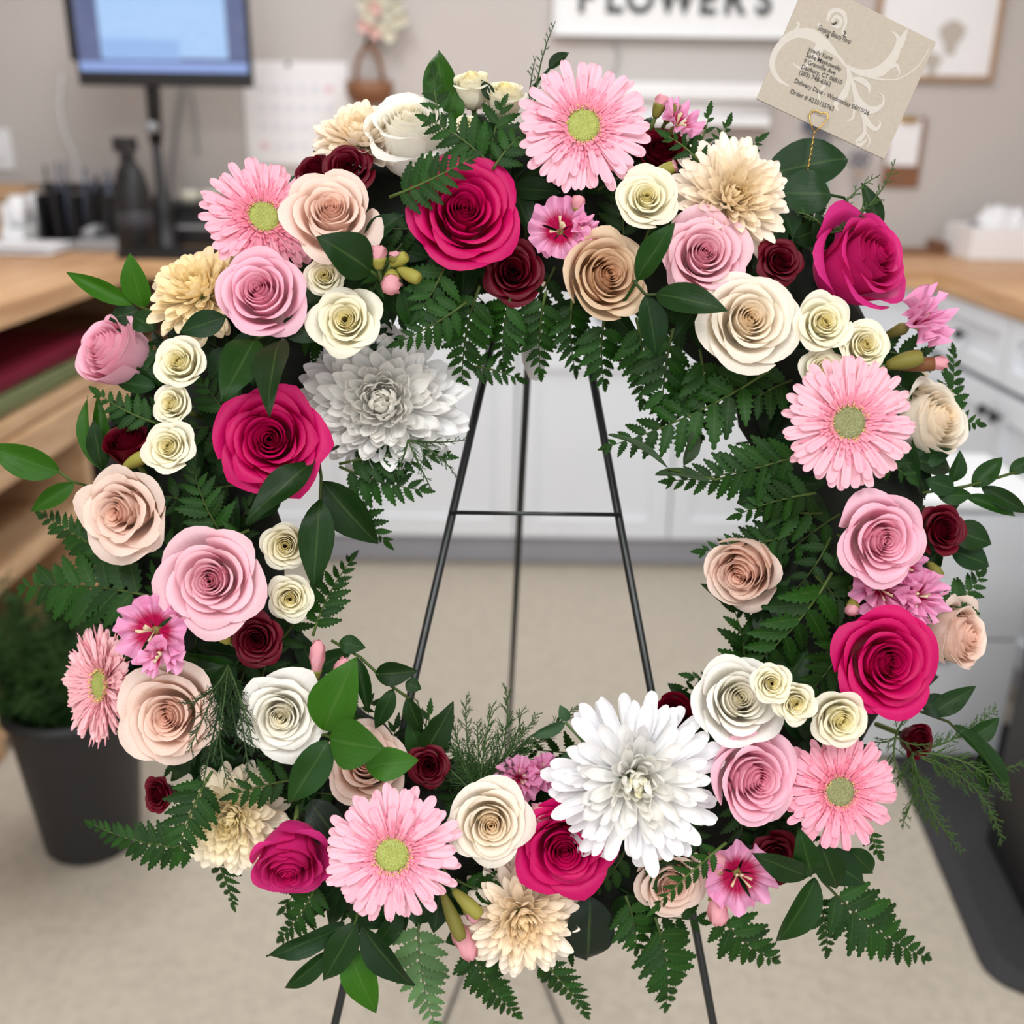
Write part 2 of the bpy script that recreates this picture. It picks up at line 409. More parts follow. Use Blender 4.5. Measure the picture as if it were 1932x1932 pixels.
# things on the shelves
def sheet_stack(name, label, cat, material, n, cx, cy, z, sx, sy, wave, seed):
    rr = random.Random(seed)
    r = empty(name, loc=(cx, cy, z)); tag(r, label, cat)
    for k in range(n):
        t, s = grid(7, 7)
        X = s * sx / 2 + rr.uniform(-.01, .01); Y = (t - 0.5) * sy + rr.uniform(-.02, .02)
        Z = k * 0.0075 + 0.0035 + wave * np.sin(t * 4 + k) ** 2 * (0.4 + s * 0.3)
        V1 = np.stack([X, Y, Z], -1).reshape(-1, 3); V2 = V1.copy(); V2[:, 2] += 0.004
        nV = len(V1); fs = gfaces(7, 7)
        ring = [j for j in range(7)] + [i * 7 + 6 for i in range(1, 7)] + [42 + j for j in range(5, -1, -1)] + [i * 7 for i in range(5, 0, -1)]
        side = [(ring[i], ring[(i + 1) % len(ring)], ring[(i + 1) % len(ring)] + nV, ring[i] + nV) for i in range(len(ring))]
        put('sheet', mesh('sheet', np.vstack([V1, V2]).tolist(), [f[::-1] for f in fs] + [tuple(i + nV for i in f) for f in fs] + side, material), r)
    return r
sheet_stack('wrapping_paper', 'sage green wrapping paper lying on the upper shelf under the desk', 'paper', M['sage'], 5, -1.34, 2.42, 0.701, 0.42, 1.0, 0.006, 1)
sheet_stack('wrapping_paper', 'crimson wrapping paper stacked on top of the green sheets', 'paper', M['crimson'], 3, -1.36, 2.48, 0.748, 0.42, 0.85, 0.008, 2)
r = empty('storage_crate', loc=(-1.33, 2.9, 0.391)); tag(r, 'dark crate of supplies on the middle shelf under the desk', 'crate')
for sx in (-1, 1):
    box('side_panel', (0.012, 0.46, 0.2), (sx * 0.2, 0, 0.101), M['black'], r, 0.003)
    box('end_panel', (0.388, 0.012, 0.2), (0, sx * 0.224, 0.101), M['black'], r, 0.003)
box('bottom', (0.38, 0.43, 0.01), (0, 0, 0.006), M['black'], r, 0.002)

# ---- floor things
b = atZ(132, 1640, 0.0)
bx, by = b.x + 0.01, b.y + 0.09
r = empty('flower_bucket', loc=(bx, by, 0)); tag(r, 'tall black plastic bucket of fine greenery on the floor', 'bucket')
lathe('bucket_body', [(0, 0.002), (0.083, 0.002), (0.088, 0.008), (0.118, 0.30), (0.122, 0.305), (0.122, 0.318), (0.114, 0.318), (0.110, 0.30), (0.083, 0.02), (0, 0.02)], M['bucket'], r, 40)
lathe('rim', [(0.119, 0.296), (0.127, 0.299), (0.127, 0.32), (0.119, 0.323), (0.1165, 0.31), (0.119, 0.296)], M['bucket'], r, 40)
bm = bmesh.new()
def rrect(w, l, rad, z, n=6):
    vs = []
    for cx, cy, a0 in ((w / 2 - rad, l / 2 - rad, 0), (-w / 2 + rad, l / 2 - rad, 90), (-w / 2 + rad, -l / 2 + rad, 180), (w / 2 - rad, -l / 2 + rad, 270)):
        for k in range(n):
            a = math.radians(a0 + 90 * k / (n - 1)); vs.append(bm.verts.new((cx + rad * math.cos(a), cy + rad * math.sin(a), z)))
    return vs
l0 = rrect(0.66, 0.86, 0.07, 0.0); l1 = rrect(0.66, 0.86, 0.07, 0.005); l2 = rrect(0.60, 0.80, 0.05, 0.017)
for A, B in ((l0, l1), (l1, l2)):
    for i in range(len(A)): bm.faces.new((A[i], A[(i + 1) % len(A)], B[(i + 1) % len(B)], B[i]))
bm.faces.new(l2); bm.faces.new(l0[::-1])
mat_o = put('floor_mat', bm_mesh(bm, 'floor_mat', M['rubber']))
c = atZ(1872, 1880, 0)          # its near left corner
ang = math.radians(-6)
mat_o.location = (c.x + 0.33 + 0.045, c.y + 0.43 - 0.03, 0.001); mat_o.rotation_euler.z = ang
tag(mat_o, 'dark rubber floor mat with rounded corner at lower right', 'mat')
# black bin standing on the mat
c = atZ(1862, 1592, 0.018)
r = empty('waste_bin', loc=(c.x + 0.104, c.y - 0.222, 0.0185)); r.rotation_euler.z = ang; tag(r, 'black rectangular waste bin standing on the rubber mat', 'bin')
for sx in (-1, 1):
    box('side_wall', (0.012, 0.44, 0.60), (sx * 0.120, 0, 0.303), M['black'], r, 0.003)
    box('end_wall', (0.228, 0.012, 0.60), (0, sx * 0.214, 0.303), M['black'], r, 0.003)
box('bottom', (0.225, 0.41, 0.012), (0, 0, 0.008), M['black'], r, 0.002)
box('lid', (0.265, 0.465, 0.03), (0, 0, 0.619), M['black'], r, 0.008)
# low white drawer pedestal in front of the right run
c = atZ(1884, 1437, 0)
r = empty('drawer_pedestal', loc=(c.x - 0.195, c.y + 0.16, 0)); r.rotation_euler.z = 0; tag(r, 'low white drawer pedestal behind the black waste bin', 'pedestal')
box('body', (0.385, 0.30, 0.60), (0, 0.01, 0.302), M['cab'], r, 0.004)
for k in range(2):
    o = box('drawer', (0.375, 0.018, 0.285), (0, -0.15, 0.155 + 0.292 * k), M['cab'], r, 0.004)
    h = box('handle', (0.09, 0.014, 0.01), (0, -0.014, 0.10), M['grey'], o, 0.003)
box('top', (0.40, 0.345, 0.02), (0, -0.005, 0.613), M['white'], r, 0.004)

# ------------------------------------------------------------------ things on the back wall
YW = YB
def wallpt(px, py, off=0.0): return atY(px, py, YW - off)
# FLOWERS sign
a = wallpt(1046, 68, 0.02); c = wallpt(1500, 74, 0.02)
sw = c.x - a.x; sz0 = (a.z + c.z) / 2
r = empty('wall_sign', loc=((a.x + c.x) / 2, YW - 0.02, sz0)); tag(r, 'white wall sign with black lettering reading FLOWERS', 'sign')
box('board', (sw, 0.025, 0.24), (0, 0.004, 0.12), M['white'], r, 0.002)
for z in (0.006, 0.234): box('frame_rail', (sw + 0.012, 0.034, 0.012), (0, 0, z), M['white'], r, 0.002)
for sx in (-1, 1): box('frame_stile', (0.012, 0.034, 0.214), (sx * sw / 2, 0, 0.12), M['white'], r, 0.002)
glyph_px = {'F': 1106, 'L': 1160, 'O': 1207, 'W': 1276, 'E': 1336, 'R': 1388, 'S': 1441}
for ch, gx in glyph_px.items():
    me = text_mesh(ch, 0.125, 0.002, 0.0035)
    xs = [v.co.x for v in me.vertices]; mid = (min(xs) + max(xs)) / 2
    for v in me.vertices: v.co.x = (v.co.x - mid) * 0.92
    me.materials.clear(); me.materials.append(M['letter'])
    p = wallpt(gx, 20, 0.036)
    o = put('letter', me, r); o.rotation_euler.x = math.pi / 2
    o.location = (p.x - r.location.x, -0.013, wallpt(1280, 24, 0.036).z - sz0)
# framed print
a = wallpt(1636, 150); c = wallpt(1868, 156)
fw = c.x - a.x
r = empty('picture_frame', loc=((a.x + c.x) / 2, YW - 0.012, (a.z + c.z) / 2)); tag(r, 'thin oak picture frame with pale print on the wall', 'picture frame')
box('print', (fw - 0.02, 0.006, 0.40), (0, 0.004, 0.21), M['paper'], r, 0.001)
for z in (0.008, 0.412): box('frame_rail', (fw, 0.022, 0.016), (0, 0, z), M['frame'], r, 0.002)
for sx in (-1, 1): box('frame_stile', (0.016, 0.022, 0.388), (sx * (fw / 2 - 0.008), 0, 0.21), M['frame'], r, 0.002)
for k, (dx, dz, sc) in enumerate(((-0.05, 0.07, 1), (0.05, 0.13, 1.2), (0.0, 0.05, 0.8))):
    V = [(dx + sc * 0.03 * math.cos(a) * (1 + 0.4 * math.sin(3 * a)), -0.0005, dz + sc * 0.045 * math.sin(a)) for a in np.linspace(0, 2 * math.pi, 14)[:-1]]
    put('print_motif', mesh('print_motif', V, [tuple(range(13))], M['flourish']), r)
# clipboard
a = wallpt(1660, 352); c = wallpt(1748, 222)
r = empty('clipboard', loc=((a.x + c.x) / 2, YW - 0.008, a.z)); tag(r, 'brown clipboard with white paper hung on the wall', 'clipboard')
cw, chh = c.x - a.x, c.z - a.z
box('board', (cw, 0.006, chh), (0, 0, chh / 2), M['brown'], r, 0.002)
box('paper', (cw * 0.82, 0.003, chh * 0.66), (-0.005, -0.005, chh * 0.64), M['paper'], r, 0.0005)
box('clip', (cw * 0.45, 0.012, 0.02), (0, -0.009, chh - 0.008), M['gold'], r, 0.004)
# tool strip with scissors and cutters
a = wallpt(1530, 236); c = wallpt(1650, 244)
r = empty('tool_strip', loc=((a.x + c.x) / 2, YW - 0.012, a.z)); tag(r, 'blue grey wall strip carrying tools under the card', 'tool strip')
box('strip', (c.x - a.x + 0.06, 0.02, 0.035), (0, 0, 0), M['bluegrey'], r, 0.003)
for sx in (-0.1, -0.02, 0.06): lathe('peg', [(0.006, 0), (0.006, 0.03), (0.009, 0.032), (0.009, 0.036), (0, 0.037)], M['black'], r, 10, mat=Matrix.Translation((sx, -0.01, 0)) @ Matrix.Rotation(math.pi / 2, 4, 'X'))
def scissors(label, px, py, hc, sc=1.0):
    p = wallpt(px, py, 0.045)
    r = empty('scissors', loc=p); tag(r, label, 'scissors', 'hanging cutting tools')
    for s in (-1, 1):
        pts = [(s * 0.018 + 0.014 * math.cos(a), 0.003 * s, 0.02 * math.sin(a)) for a in np.linspace(0, 2 * math.pi, 13)]
        tube('handle', pts, 0.005, hc, r, 6)
        V = [(s * 0.012, 0.002 * s, -0.018), (s * 0.004, 0.002 * s, -0.022), (-s * 0.006, 0.002 * s, -0.06), (-s * 0.002, 0.002 * s, -0.13), (s * 0.006, 0.002 * s, -0.06)]
        V2 = [(x, y - 0.0025, z) for x, y, z in V]
        put('blade', mesh('blade', V + V2, [(0, 1, 2, 3, 4), (9, 8, 7, 6, 5)] + [(i, i + 5, (i + 1) % 5 + 5, (i + 1) % 5) for i in range(5)], M['grey'], smooth=False), r)
    tube('rivet', [(0, -0.008, -0.045), (0, 0.006, -0.045)], 0.006, M['orange'], r, 8)
    return r
scissors('orange riveted scissors hanging right of the card stick', 1622, 300, M['bluegrey'])
scissors('dark scissors hanging left of the card stick', 1545, 268, M['bluegrey'])
p = wallpt(1556, 318, 0.04)
r = empty('cutter', loc=p); tag(r, 'teal handled knife hanging beside the scissors', 'knife')
box('handle', (0.022, 0.012, 0.10), (0, 0, -0.035), M['teal'], r, 0.004); box('blade', (0.014, 0.003, 0.07), (0, 0, 0.05), M['grey'], r, 0.001)
# white roll dispenser on the wall
a = wallpt(1120, 154, 0.08); c = wallpt(1462, 240, 0.08)
r = empty('paper_dispenser', loc=((a.x + c.x) / 2, YW, c.z)); tag(r, 'long white paper roll dispenser mounted under the sign', 'dispenser')
dw_, dh_ = c.x - a.x, a.z - c.z
box('back_plate', (dw_, 0.012, dh_), (0, -0.008, dh_ / 2), M['white'], r, 0.002)
box('cover', (dw_, 0.09, dh_ * 0.40), (0, -0.058, dh_ * 0.80), M['white'], r, 0.012)
box('lip', (dw_ * 0.97, 0.07, dh_ * 0.24), (-0.01, -0.05, dh_ * 0.12), M['white'], r, 0.006)
tube('paper_roll', [(-dw_ * 0.46, -0.05, dh_ * 0.42), (dw_ * 0.46, -0.05, dh_ * 0.42)], 0.028, M['paper'], r, 16)
# calendar sheet
a = wallpt(470, 310); c = wallpt(656, 118)
r = empty('wall_calendar', loc=((a.x + c.x) / 2, YW - 0.006, a.z)); tag(r, 'white calendar sheet pinned to the wall beside the monitor', 'calendar')
box('sheet', (c.x - a.x, 0.004, c.z - a.z), (0, 0, (c.z - a.z) / 2), M['paper'], r, 0.001)
tube('pin', [(-0.02, -0.012, c.z - a.z - 0.008), (-0.02, 0.001, c.z - a.z - 0.008)], 0.006, M['black'], r, 8)
M['print_grey'] = mat_plain('calendar_grey_print', srgb(226, 229, 238), 0.8, 0.05, 60)
M['print_red'] = mat_plain('calendar_red_print', srgb(234, 200, 210), 0.8, 0.05, 60)
for i in range(6):
    for j in range(4):
        box('date_cell', (0.026, 0.0012, 0.022), (-0.115 + i * 0.045, -0.0026, 0.06 + j * 0.06), M['print_red' if (i * 7 + j * 3) % 11 == 0 or (i == 5 and j == 3) else 'print_grey'], r, 0)
# wooden bracket vase with silk flowers
a = wallpt(700, 168, 0.05)
r = empty('wall_planter', loc=(a.x, YW - 0.012, a.z)); tag(r, 'brown wooden hanging planter with arched handle on the wall', 'planter')
lathe('bowl', [(0, -0.045), (0.055, -0.045), (0.075, -0.02), (0.078, 0.022), (0.07, 0.022), (0.065, -0.015), (0, -0.03)], M['brown'], r, 20, (0, -0.075, 0))
tube('handle', [(0.042 * math.cos(t_) , -0.07, 0.02 + 0.105 * math.sin(t_)) for t_ in np.linspace(0, math.pi, 14)], 0.008, M['brown'], r, 8)
tube('hook', [(0, -0.005, 0.16), (0, -0.06, 0.165), (0, -0.075, 0.15), (-0.01, -0.075, 0.125)], 0.006, M['black'], r, 8)
M['silk'] = mat_plain('silk_cream', srgb(222, 218, 200), 0.8, 0.1, 20); M['silkp'] = mat_plain('silk_pink', srgb(232, 190, 182), 0.8, 0.1, 20)
r = empty('silk_flowers', loc=wallpt(722, 30, 0.04)); tag(r, 'pale cream and pink silk flowers hung on the wall', 'silk flowers')
rr = random.Random(5)
for k in range(15):
    t, s = grid(6, 6); a_ = k * 2.4; q = 0.016 * math.sqrt(k + 1)
    X = q * math.cos(a_) + 0.024 * s * np.sin(t * math.pi) ; Y = -0.02 - 0.012 * t + 0 * s; Z = q * math.sin(a_) * 1.25 + 0.05 * (t - 0.5)
    put('silk_petal', gridmesh('silk_petal', X + 0.012 * t * math.cos(a_), Y - 0.01 * s ** 2, Z, t, s, M['silkp' if k in (1, 7, 12) else 'silk']), r)
tube('stem', [(0, -0.01, 0), (-0.015, -0.012, -0.05), (-0.03, -0.012, -0.085)], 0.005, M['black'], r, 6)
# light switch
p = wallpt(4, 282)
r = empty('light_switch', loc=(p.x, YW - 0.006, p.z)); tag(r, 'white switch plate on the wall at the left edge', 'switch')
box('plate', (0.075, 0.01, 0.13), (0, 0, 0), M['white'], r, 0.003); box('rocker', (0.03, 0.008, 0.06), (0, -0.008, 0), M['white'], r, 0.002)

# ------------------------------------------------------------------ computer and desk things
YM = 3.30
a = atY(150, 160, YM); c = atY(477, 166, YM)
mw = c.x - a.x; mz = (a.z + c.z) / 2
r = empty('monitor', loc=((a.x + c.x) / 2, YM, mz)); tag(r, 'black computer monitor with blue screen on an arm', 'monitor')
mhh = 0.36
box('casing', (mw, 0.028, mhh), (0, 0.012, mhh / 2), M['black'], r, 0.004)
box('rear_housing', (mw * 0.5, 0.07, mhh * 0.75), (-mw * 0.31, 0.061, mhh * 0.56), M['black'], r, 0.012)
M['desktop'] = mat_emit('screen_desktop', srgb(70, 88, 138), 0.9); M['window'] = mat_emit('screen_window', srgb(168, 208, 255), 0.95); M['pane'] = mat_emit('screen_pane', srgb(148, 190, 248), 0.9); M['task'] = mat_emit('screen_taskbar', srgb(140, 170, 236), 0.9)
sc_ = box('screen', (mw - 0.02, 0.004, mhh - 0.05), (0, -0.003, mhh / 2 + 0.014), M['desktop'], r, 0.0)
box('taskbar', (mw - 0.02, 0.002, 0.026), (0, -0.002, -(mhh - 0.05) / 2 + 0.013), M['task'], sc_, 0)
box('window_pane', (mw * 0.72, 0.002, mhh - 0.05 - 0.04), (mw * 0.012, -0.002, 0.018), M['window'], sc_, 0)
box('window_panel', (mw * 0.44, 0.002, 0.055), (-mw * 0.12, -0.0035, -0.095), M['pane'], sc_, 0)
tube('arm_neck', [(-0.06, 0.05, mhh * 0.4), (-0.065, 0.07, -0.02), (-0.07, 0.07, -0.16)], [0.022, 0.022, 0.02], M['black'], r, 10)
tube('arm_joint', [(-0.07, 0.03, -0.115), (-0.07, 0.105, -0.115)], 0.018, M['grey'], r, 12)
# clamp base stands at the back of the worktop
lathe('arm_column', [(0.052, 0), (0.052, 0.01), (0.040, 0.016), (0.036, 0.10), (0.030, 0.15), (0.016, 0.17), (0.014, mz - CT - 0.14), (0, mz - CT - 0.13)], M['black'], r, 16, (-0.07, 0.07, CT + 0.001 - mz))
# black spray bottle
p = atY(256, 430, 3.24)
r = empty('spray_bottle', loc=(p.x, 3.24, CT + 0.001)); r.scale = (1.35, 1.2, 1.4); tag(r, 'black spray bottle with pale print beside the monitor stand', 'bottle')
lathe('bottle', [(0, 0), (0.040, 0), (0.043, 0.006), (0.041, 0.09), (0.040, 0.13), (0.030, 0.165), (0.015, 0.19), (0.015, 0.205), (0, 0.205)], M['black'], r, 22)
lathe('label_band', [(0.0425, 0.055), (0.0428, 0.056), (0.0425, 0.085), (0.0420, 0.086)], M['darkgrey'], r, 22)
box('spray_head', (0.035, 0.075, 0.03), (0, -0.012, 0.222), M['black'], r, 0.006)
box('trigger', (0.012, 0.014, 0.055), (0, -0.036, 0.185), M['black'], r, 0.004)
# desk organiser
p = atY(158, 430, 3.46)
r = empty('desk_organiser', loc=(p.x, 3.46, CT + 0.001)); r.scale = (1.1, 1.1, 1.35); tag(r, 'black plastic desk organiser full of pens', 'organiser')
for k in range(5): box('slot_wall', (0.010, 0.13, 0.11 + 0.012 * (k % 2)), (-0.10 + 0.05 * k, 0, 0.061), M['black'], r, 0.002)
box('tray', (0.215, 0.14, 0.01), (0, 0, 0.005), M['black'], r, 0.002)
box('ledge', (0.23, 0.05, 0.02), (0, 0.04, 0.128), M['black'], r, 0.003)
for k in range(9):
    tube('pen', [(-0.09 + 0.022 * k, 0.0, 0.012), (-0.10 + 0.026 * k + rr.uniform(-.02, .02), 0.01, 0.17 + rr.uniform(-.02, .02))], 0.0045, M['bluegrey' if k % 3 else 'black'], r, 6)
# white tape dispensers
for k, (px, py, lab) in enumerate(((40, 445, 'white tape dispenser at the far left of the desk'), (70, 418, 'white tape dispenser standing behind the other one'))):
    p = atY(px, py, (3.36, 3.54)[k])
    r = empty('tape_dispenser', loc=(p.x, p.y, CT + 0.001)); r.scale = (1.15, .9, 1.25); tag(r, lab, 'tape dispenser', 'white tape dispensers')
    box('base', (0.06, 0.14, 0.045), (0, 0, 0.024), M['white'], r, 0.01)
    box('cheek', (0.012, 0.10, 0.06), (-0.022, 0.0, 0.075), M['white'], r, 0.006)
    tube('tape_roll', [(-0.016, 0.0, 0.086), (0.02, 0.0, 0.086)], 0.038, M['paper'], r, 18)
# papers on the desk
p = atZ(70, 475, CT)
r = sheet_stack('paper_stack', 'loose white papers on the left desk', 'papers', M['paper'], 3, p.x - 0.06, p.y, CT + 0.001, 0.30, 0.22, 0.004, 9)
# keyboard, phone, printer-like black box and small jar right of the monitor stand
p = atZ(330, 466, CT)
r = empty('keyboard', loc=(p.x + 0.16, 3.10, CT + 0.001)); tag(r, 'black keyboard at the front of the back worktop', 'keyboard')
box('base', (0.42, 0.14, 0.018), (0, 0, 0.010), M['black'], r, 0.004)
for i in range(14):
    for j in range(4): box('key', (0.024, 0.024, 0.006), (-0.19 + i * 0.029, -0.045 + j * 0.03, 0.022), M['black'], r, 0.0)
p = atZ(400, 420, CT)
r = empty('label_printer', loc=(p.x + 0.21, 3.54, CT + 0.001)); tag(r, 'black label printer on the back worktop below the calendar', 'printer')
box('body', (0.30, 0.22, 0.10), (0, 0, 0.051), M['black'], r, 0.012); box('lid', (0.27, 0.19, 0.03), (0, 0, 0.117), M['black'], r, 0.01); box('label_slot', (0.16, 0.012, 0.012), (0, -0.112, 0.06), M['grey'], r, 0.002)
r = empty('desk_phone', loc=(p.x - 0.02, 3.29, CT + 0.001)); tag(r, 'grey desk phone standing beside the black printer', 'phone')
box('base', (0.13, 0.15, 0.035), (0, 0, 0.019), M['grey'], r, 0.008); tube('handset', [(-0.03, -0.06, 0.05), (-0.03, 0, 0.062), (-0.03, 0.06, 0.05)], [0.02, 0.014, 0.02], M['grey'], r, 8)
for k, (dx, lab) in enumerate(((0.02, 'pale cream roll of ribbon lying on the printer'), (0.085, 'second pale cream ribbon roll on the printer, to the right'))):
    r = empty('ribbon_roll', loc=(p.x + 0.16 + dx, 3.54, CT + 0.1335)); tag(r, lab, 'ribbon', 'ribbon rolls on the printer')
    lathe('ribbon', [(0.012, 0.0), (0.03, 0.0), (0.03, 0.035), (0.012, 0.035), (0.012, 0)], M['silk'], r, 18)
    lathe('core', [(0.008, -0.0), (0.0115, -0.0), (0.0115, 0.0365), (0.008, 0.0365), (0.008, 0)], M['paper'], r, 14)
# cables on the wall
def cable(label, pts, mt, rad=0.004):
    P = [atY(x, y, YW - 0.012) for x, y in pts]
    Q = []
    for i in range(len(P) - 1):
        for k in range(4):
            tt = k / 4; Q.append(P[i].lerp(P[i + 1], tt))
    Q.append(P[-1])
    o = tube('cable', Q, rad, mt, None, 6); tag(o, label, 'cable'); return o
cable('white cable hanging on the wall left of the monitor', [(118, 140), (112, 200), (122, 250), (140, 290), (150, 330), (165, 370)], M['white'], 0.005)
cable('grey cable running down the wall below the monitor', [(345, 165), (335, 230), (325, 300), (318, 370)], M['grey'], 0.007)
cable('thin dark cable hanging right of the grey one', [(362, 168), (368, 220), (374, 290)], M['grey'], 0.004)
cable('thin grey cord curling below the sign', [(1158, 78), (1168, 100), (1162, 130), (1150, 150)], M['grey'], 0.003)

# ---- right worktop things
p = atZ(1790, 470, CT)
r = empty('desk_caddy', loc=(p.x, p.y, CT + 0.001)); tag(r, 'small pale grey caddy standing on the right worktop', 'caddy')
box('body', (0.075, 0.075, 0.085), (0, 0, 0.044), M['grey'], r, 0.006, taper=1.15); box('insert', (0.03, 0.03, 0.04), (0.01, 0, 0.105), M['paper'], r, 0.004)
p = atZ(1880, 490, CT)
r = empty('cardboard_box', loc=(p.x + 0.03, p.y + 0.08, CT + 0.001)); tag(r, 'pale open box full of white tissue on the right worktop', 'box')
for sx in (-1, 1):
    box('side', (0.006, 0.22, 0.10), (sx * 0.13, 0, 0.051), M['paper'], r, 0.001); box('end', (0.254, 0.006, 0.10), (0, sx * 0.107, 0.051), M['paper'], r, 0.001)
box('bottom', (0.25, 0.205, 0.006), (0, 0, 0.004), M['paper'], r, 0.001)
rr = random.Random(3)
r2 = empty('tissue_paper', loc=(p.x + 0.03, p.y + 0.08, CT + 0.06)); tag(r2, 'crumpled white tissue heaped in the box on the right', 'tissue')
for k in range(6):
    t, s = grid(8, 8); q = (rr.uniform(-.06, .06), rr.uniform(-.05, .05))
    nzx = np.array([[rr.uniform(-.012, .012) for _ in range(8)] for _ in range(8)])
    put('crumpled_sheet', gridmesh('crumpled_sheet', q[0] + s * 0.05 + nzx, q[1] + (t - .5) * 0.09 + nzx.T, 0.02 + 0.09 * np.sin(t * math.pi) * (1 - s ** 2 * 0.6) * rr.uniform(.4, 1) + nzx, t, s, M['paper']), r2)
p = atY(1690, 440, 3.5)
r = empty('kraft_tray', loc=(p.x + 0.06, 3.56, CT + 0.001)); tag(r, 'brown tray at the back corner of the right worktop', 'tray')
box('base', (0.22, 0.16, 0.01), (0, 0, 0.006), M['brown'], r, 0.002)
for sx in (-1, 1): box('rim', (0.01, 0.16, 0.03), (sx * 0.105, 0, 0.027), M['brown'], r, 0.002)
p = atY(1330, 300, 3.45)
r = empty('cardboard_carton', loc=(p.x + 0.08, 3.5, CT + 0.001)); tag(r, 'low cardboard carton on the back worktop under the dispenser', 'carton')
box('body', (0.28, 0.18, 0.20), (0, 0, 0.101), M['frame'], r, 0.003); box('flap', (0.28, 0.10, 0.004), (0, -0.03, 0.204), M['frame'], r, 0.001)

p = atY(22, 400, 3.6)
r = empty('wooden_crate', loc=(p.x - 0.02, 3.61, CT + 0.001)); tag(r, 'small pale wooden crate against the wall, far left', 'crate')
for z in (0.03, 0.09, 0.15):
    for sy in (-1, 1): box('slat', (0.20, 0.008, 0.05), (0, sy * 0.045, z), M['ply'], r, 0.001)
for sx in (-1, 1): box('end_board', (0.01, 0.08, 0.17), (sx * 0.094, 0, 0.088), M['ply'], r, 0.001)
# ------------------------------------------------------------------ wreath frame: plane square to the easel, local X right, Y up, Z out of the wreath
D = 0.85
WM = Matrix(((_r.x, _u.x, -_f.x, 0), (_r.y, _u.y, -_f.y, 0), (_r.z, _u.z, -_f.z, 0), (0, 0, 0, 1)))
WM.translation = CAM + _f * D
def L(px, py, h=0.0):
    k = (D - h) / F
    return Vector(((px - 966.0) * k, -(py - 966.0) * k, h))
CXW, CYW, RW = 985.0, 995.0, 610.0
def hring(px, py):
    x = (math.hypot(px - CXW, py - CYW) - RW) / 235.0
    return 0.082 * math.sqrt(max(0.03, 1 - 0.8 * x * x))
def frame(loc, n, roll=0.0):
    n = Vector(n).normalized()
    ref = Vector((0, 1, 0)) if abs(n.y) < 0.95 else Vector((0, 0, -1))
    x = ref.cross(n).normalized(); y = n.cross(x)
    m = Matrix(((x.x, y.x, n.x, loc[0]), (x.y, y.y, n.y, loc[1]), (x.z, y.z, n.z, loc[2]), (0, 0, 0, 1)))
    return m @ Matrix.Rotation(roll, 4, 'Z')
def mixc(a, b, k): return tuple(a[i] * (1 - k) + b[i] * k for i in range(3))

# ---- easel
r = empty('easel', mat=Matrix.Translation((0, 0.45, 0))); tag(r, 'black wire tripod easel holding the flower wreath', 'easel')
Rinv = Matrix.Translation((0, -0.45, 0))
def wpt(px, py, h): return WM @ L(px, py, h)
apex = wpt(1019, 250, -0.035)
def to_floor(a, b):
    d = b - a; return a + d * ((0.004 - a.z) / d.z)
footL = to_floor(apex, wpt(632, 1932, -0.035)); footR = to_floor(apex, wpt(1340, 1932, -0.035))
footB = atZ(946, 1650, 0.004)
def leg(a, b, rad):
    tube('leg', [Rinv @ a, Rinv @ a.lerp(b, 0.5), Rinv @ b], rad, M['wire'], r, 10)
leg(apex, footL, 0.0036); leg(apex + Vector((0.006, 0, 0)), footR, 0.0036); leg(apex + Vector((0, 0.008, 0)), footB, 0.0040)
pl = lambda k, f_: apex.lerp(f_, k)
def on_leg(f_, py):
    lo, hi = 0.0, 1.0
    for _ in range(40):
        m_ = (lo + hi) / 2; p = pl(m_, f_); d = p - CAM; y = 966 - d.dot(_u) / d.dot(_f) * F
        if y < py: lo = m_
        else: hi = m_
    return pl(lo, f_)
a = on_leg(footL, 964); c = on_leg(footR, 968); ex = (c - a).normalized()
tube('crossbar', [Rinv @ (a - ex * 0.003 + Vector((0, -0.004, 0))), Rinv @ (c + ex * 0.007 + Vector((0, -0.004, 0)))], 0.0019, M['wire'], r, 8)
a = on_leg(footL, 1700); c = on_leg(footR, 1700)
tube('ledge_bar', [Rinv @ (a + Vector((-0.004, -0.004, 0))), Rinv @ (c + Vector((0.004, -0.004, 0)))], 0.0022, M['wire'], r, 8)
for ft in (footL, footR):
    tube('brace_wire', [Rinv @ (footB + Vector((0, 0, 0.004))), Rinv @ (ft + Vector((0, 0, 0.004)))], 0.0022, M['wire'], r, 6)
for ft in (footL, footR, footB):
    lathe('rubber_foot', [(0, -0.003), (0.006, -0.003), (0.007, 0.004), (0.005, 0.018), (0, 0.018)], M['black'], r, 10, Rinv @ ft)

# ---- foam ring
n1, n2 = 72, 14
V = []; Fc = []
rc = random.Random(4)
cx, cy = L(CXW, CYW, 0)[0], L(CXW, CYW, 0)[1]
RR = RW * D / F
for i in range(n1):
    a = 2 * math.pi * i / n1
    for k in range(n2):
        b = 2 * math.pi * k / n2
        q = 0.066 + rc.uniform(-.004, .004)
        V.append((cx + (RR + q * math.cos(b)) * math.cos(a), cy + (RR + q * math.cos(b)) * math.sin(a), -0.002 + q * 0.36 * math.sin(b)))
for i in range(n1):
    for k in range(n2):
        Fc.append((i * n2 + k, ((i + 1) % n1) * n2 + k, ((i + 1) % n1) * n2 + (k + 1) % n2, i * n2 + (k + 1) % n2))
o = put('wreath_base', mesh('wreath_base', V, Fc, M['moss']), None, WM.copy())
tag(o, 'dark mossy ring that carries all the flowers of the wreath', 'wreath')

GREEN_CALYX = srgb(104, 124, 62)
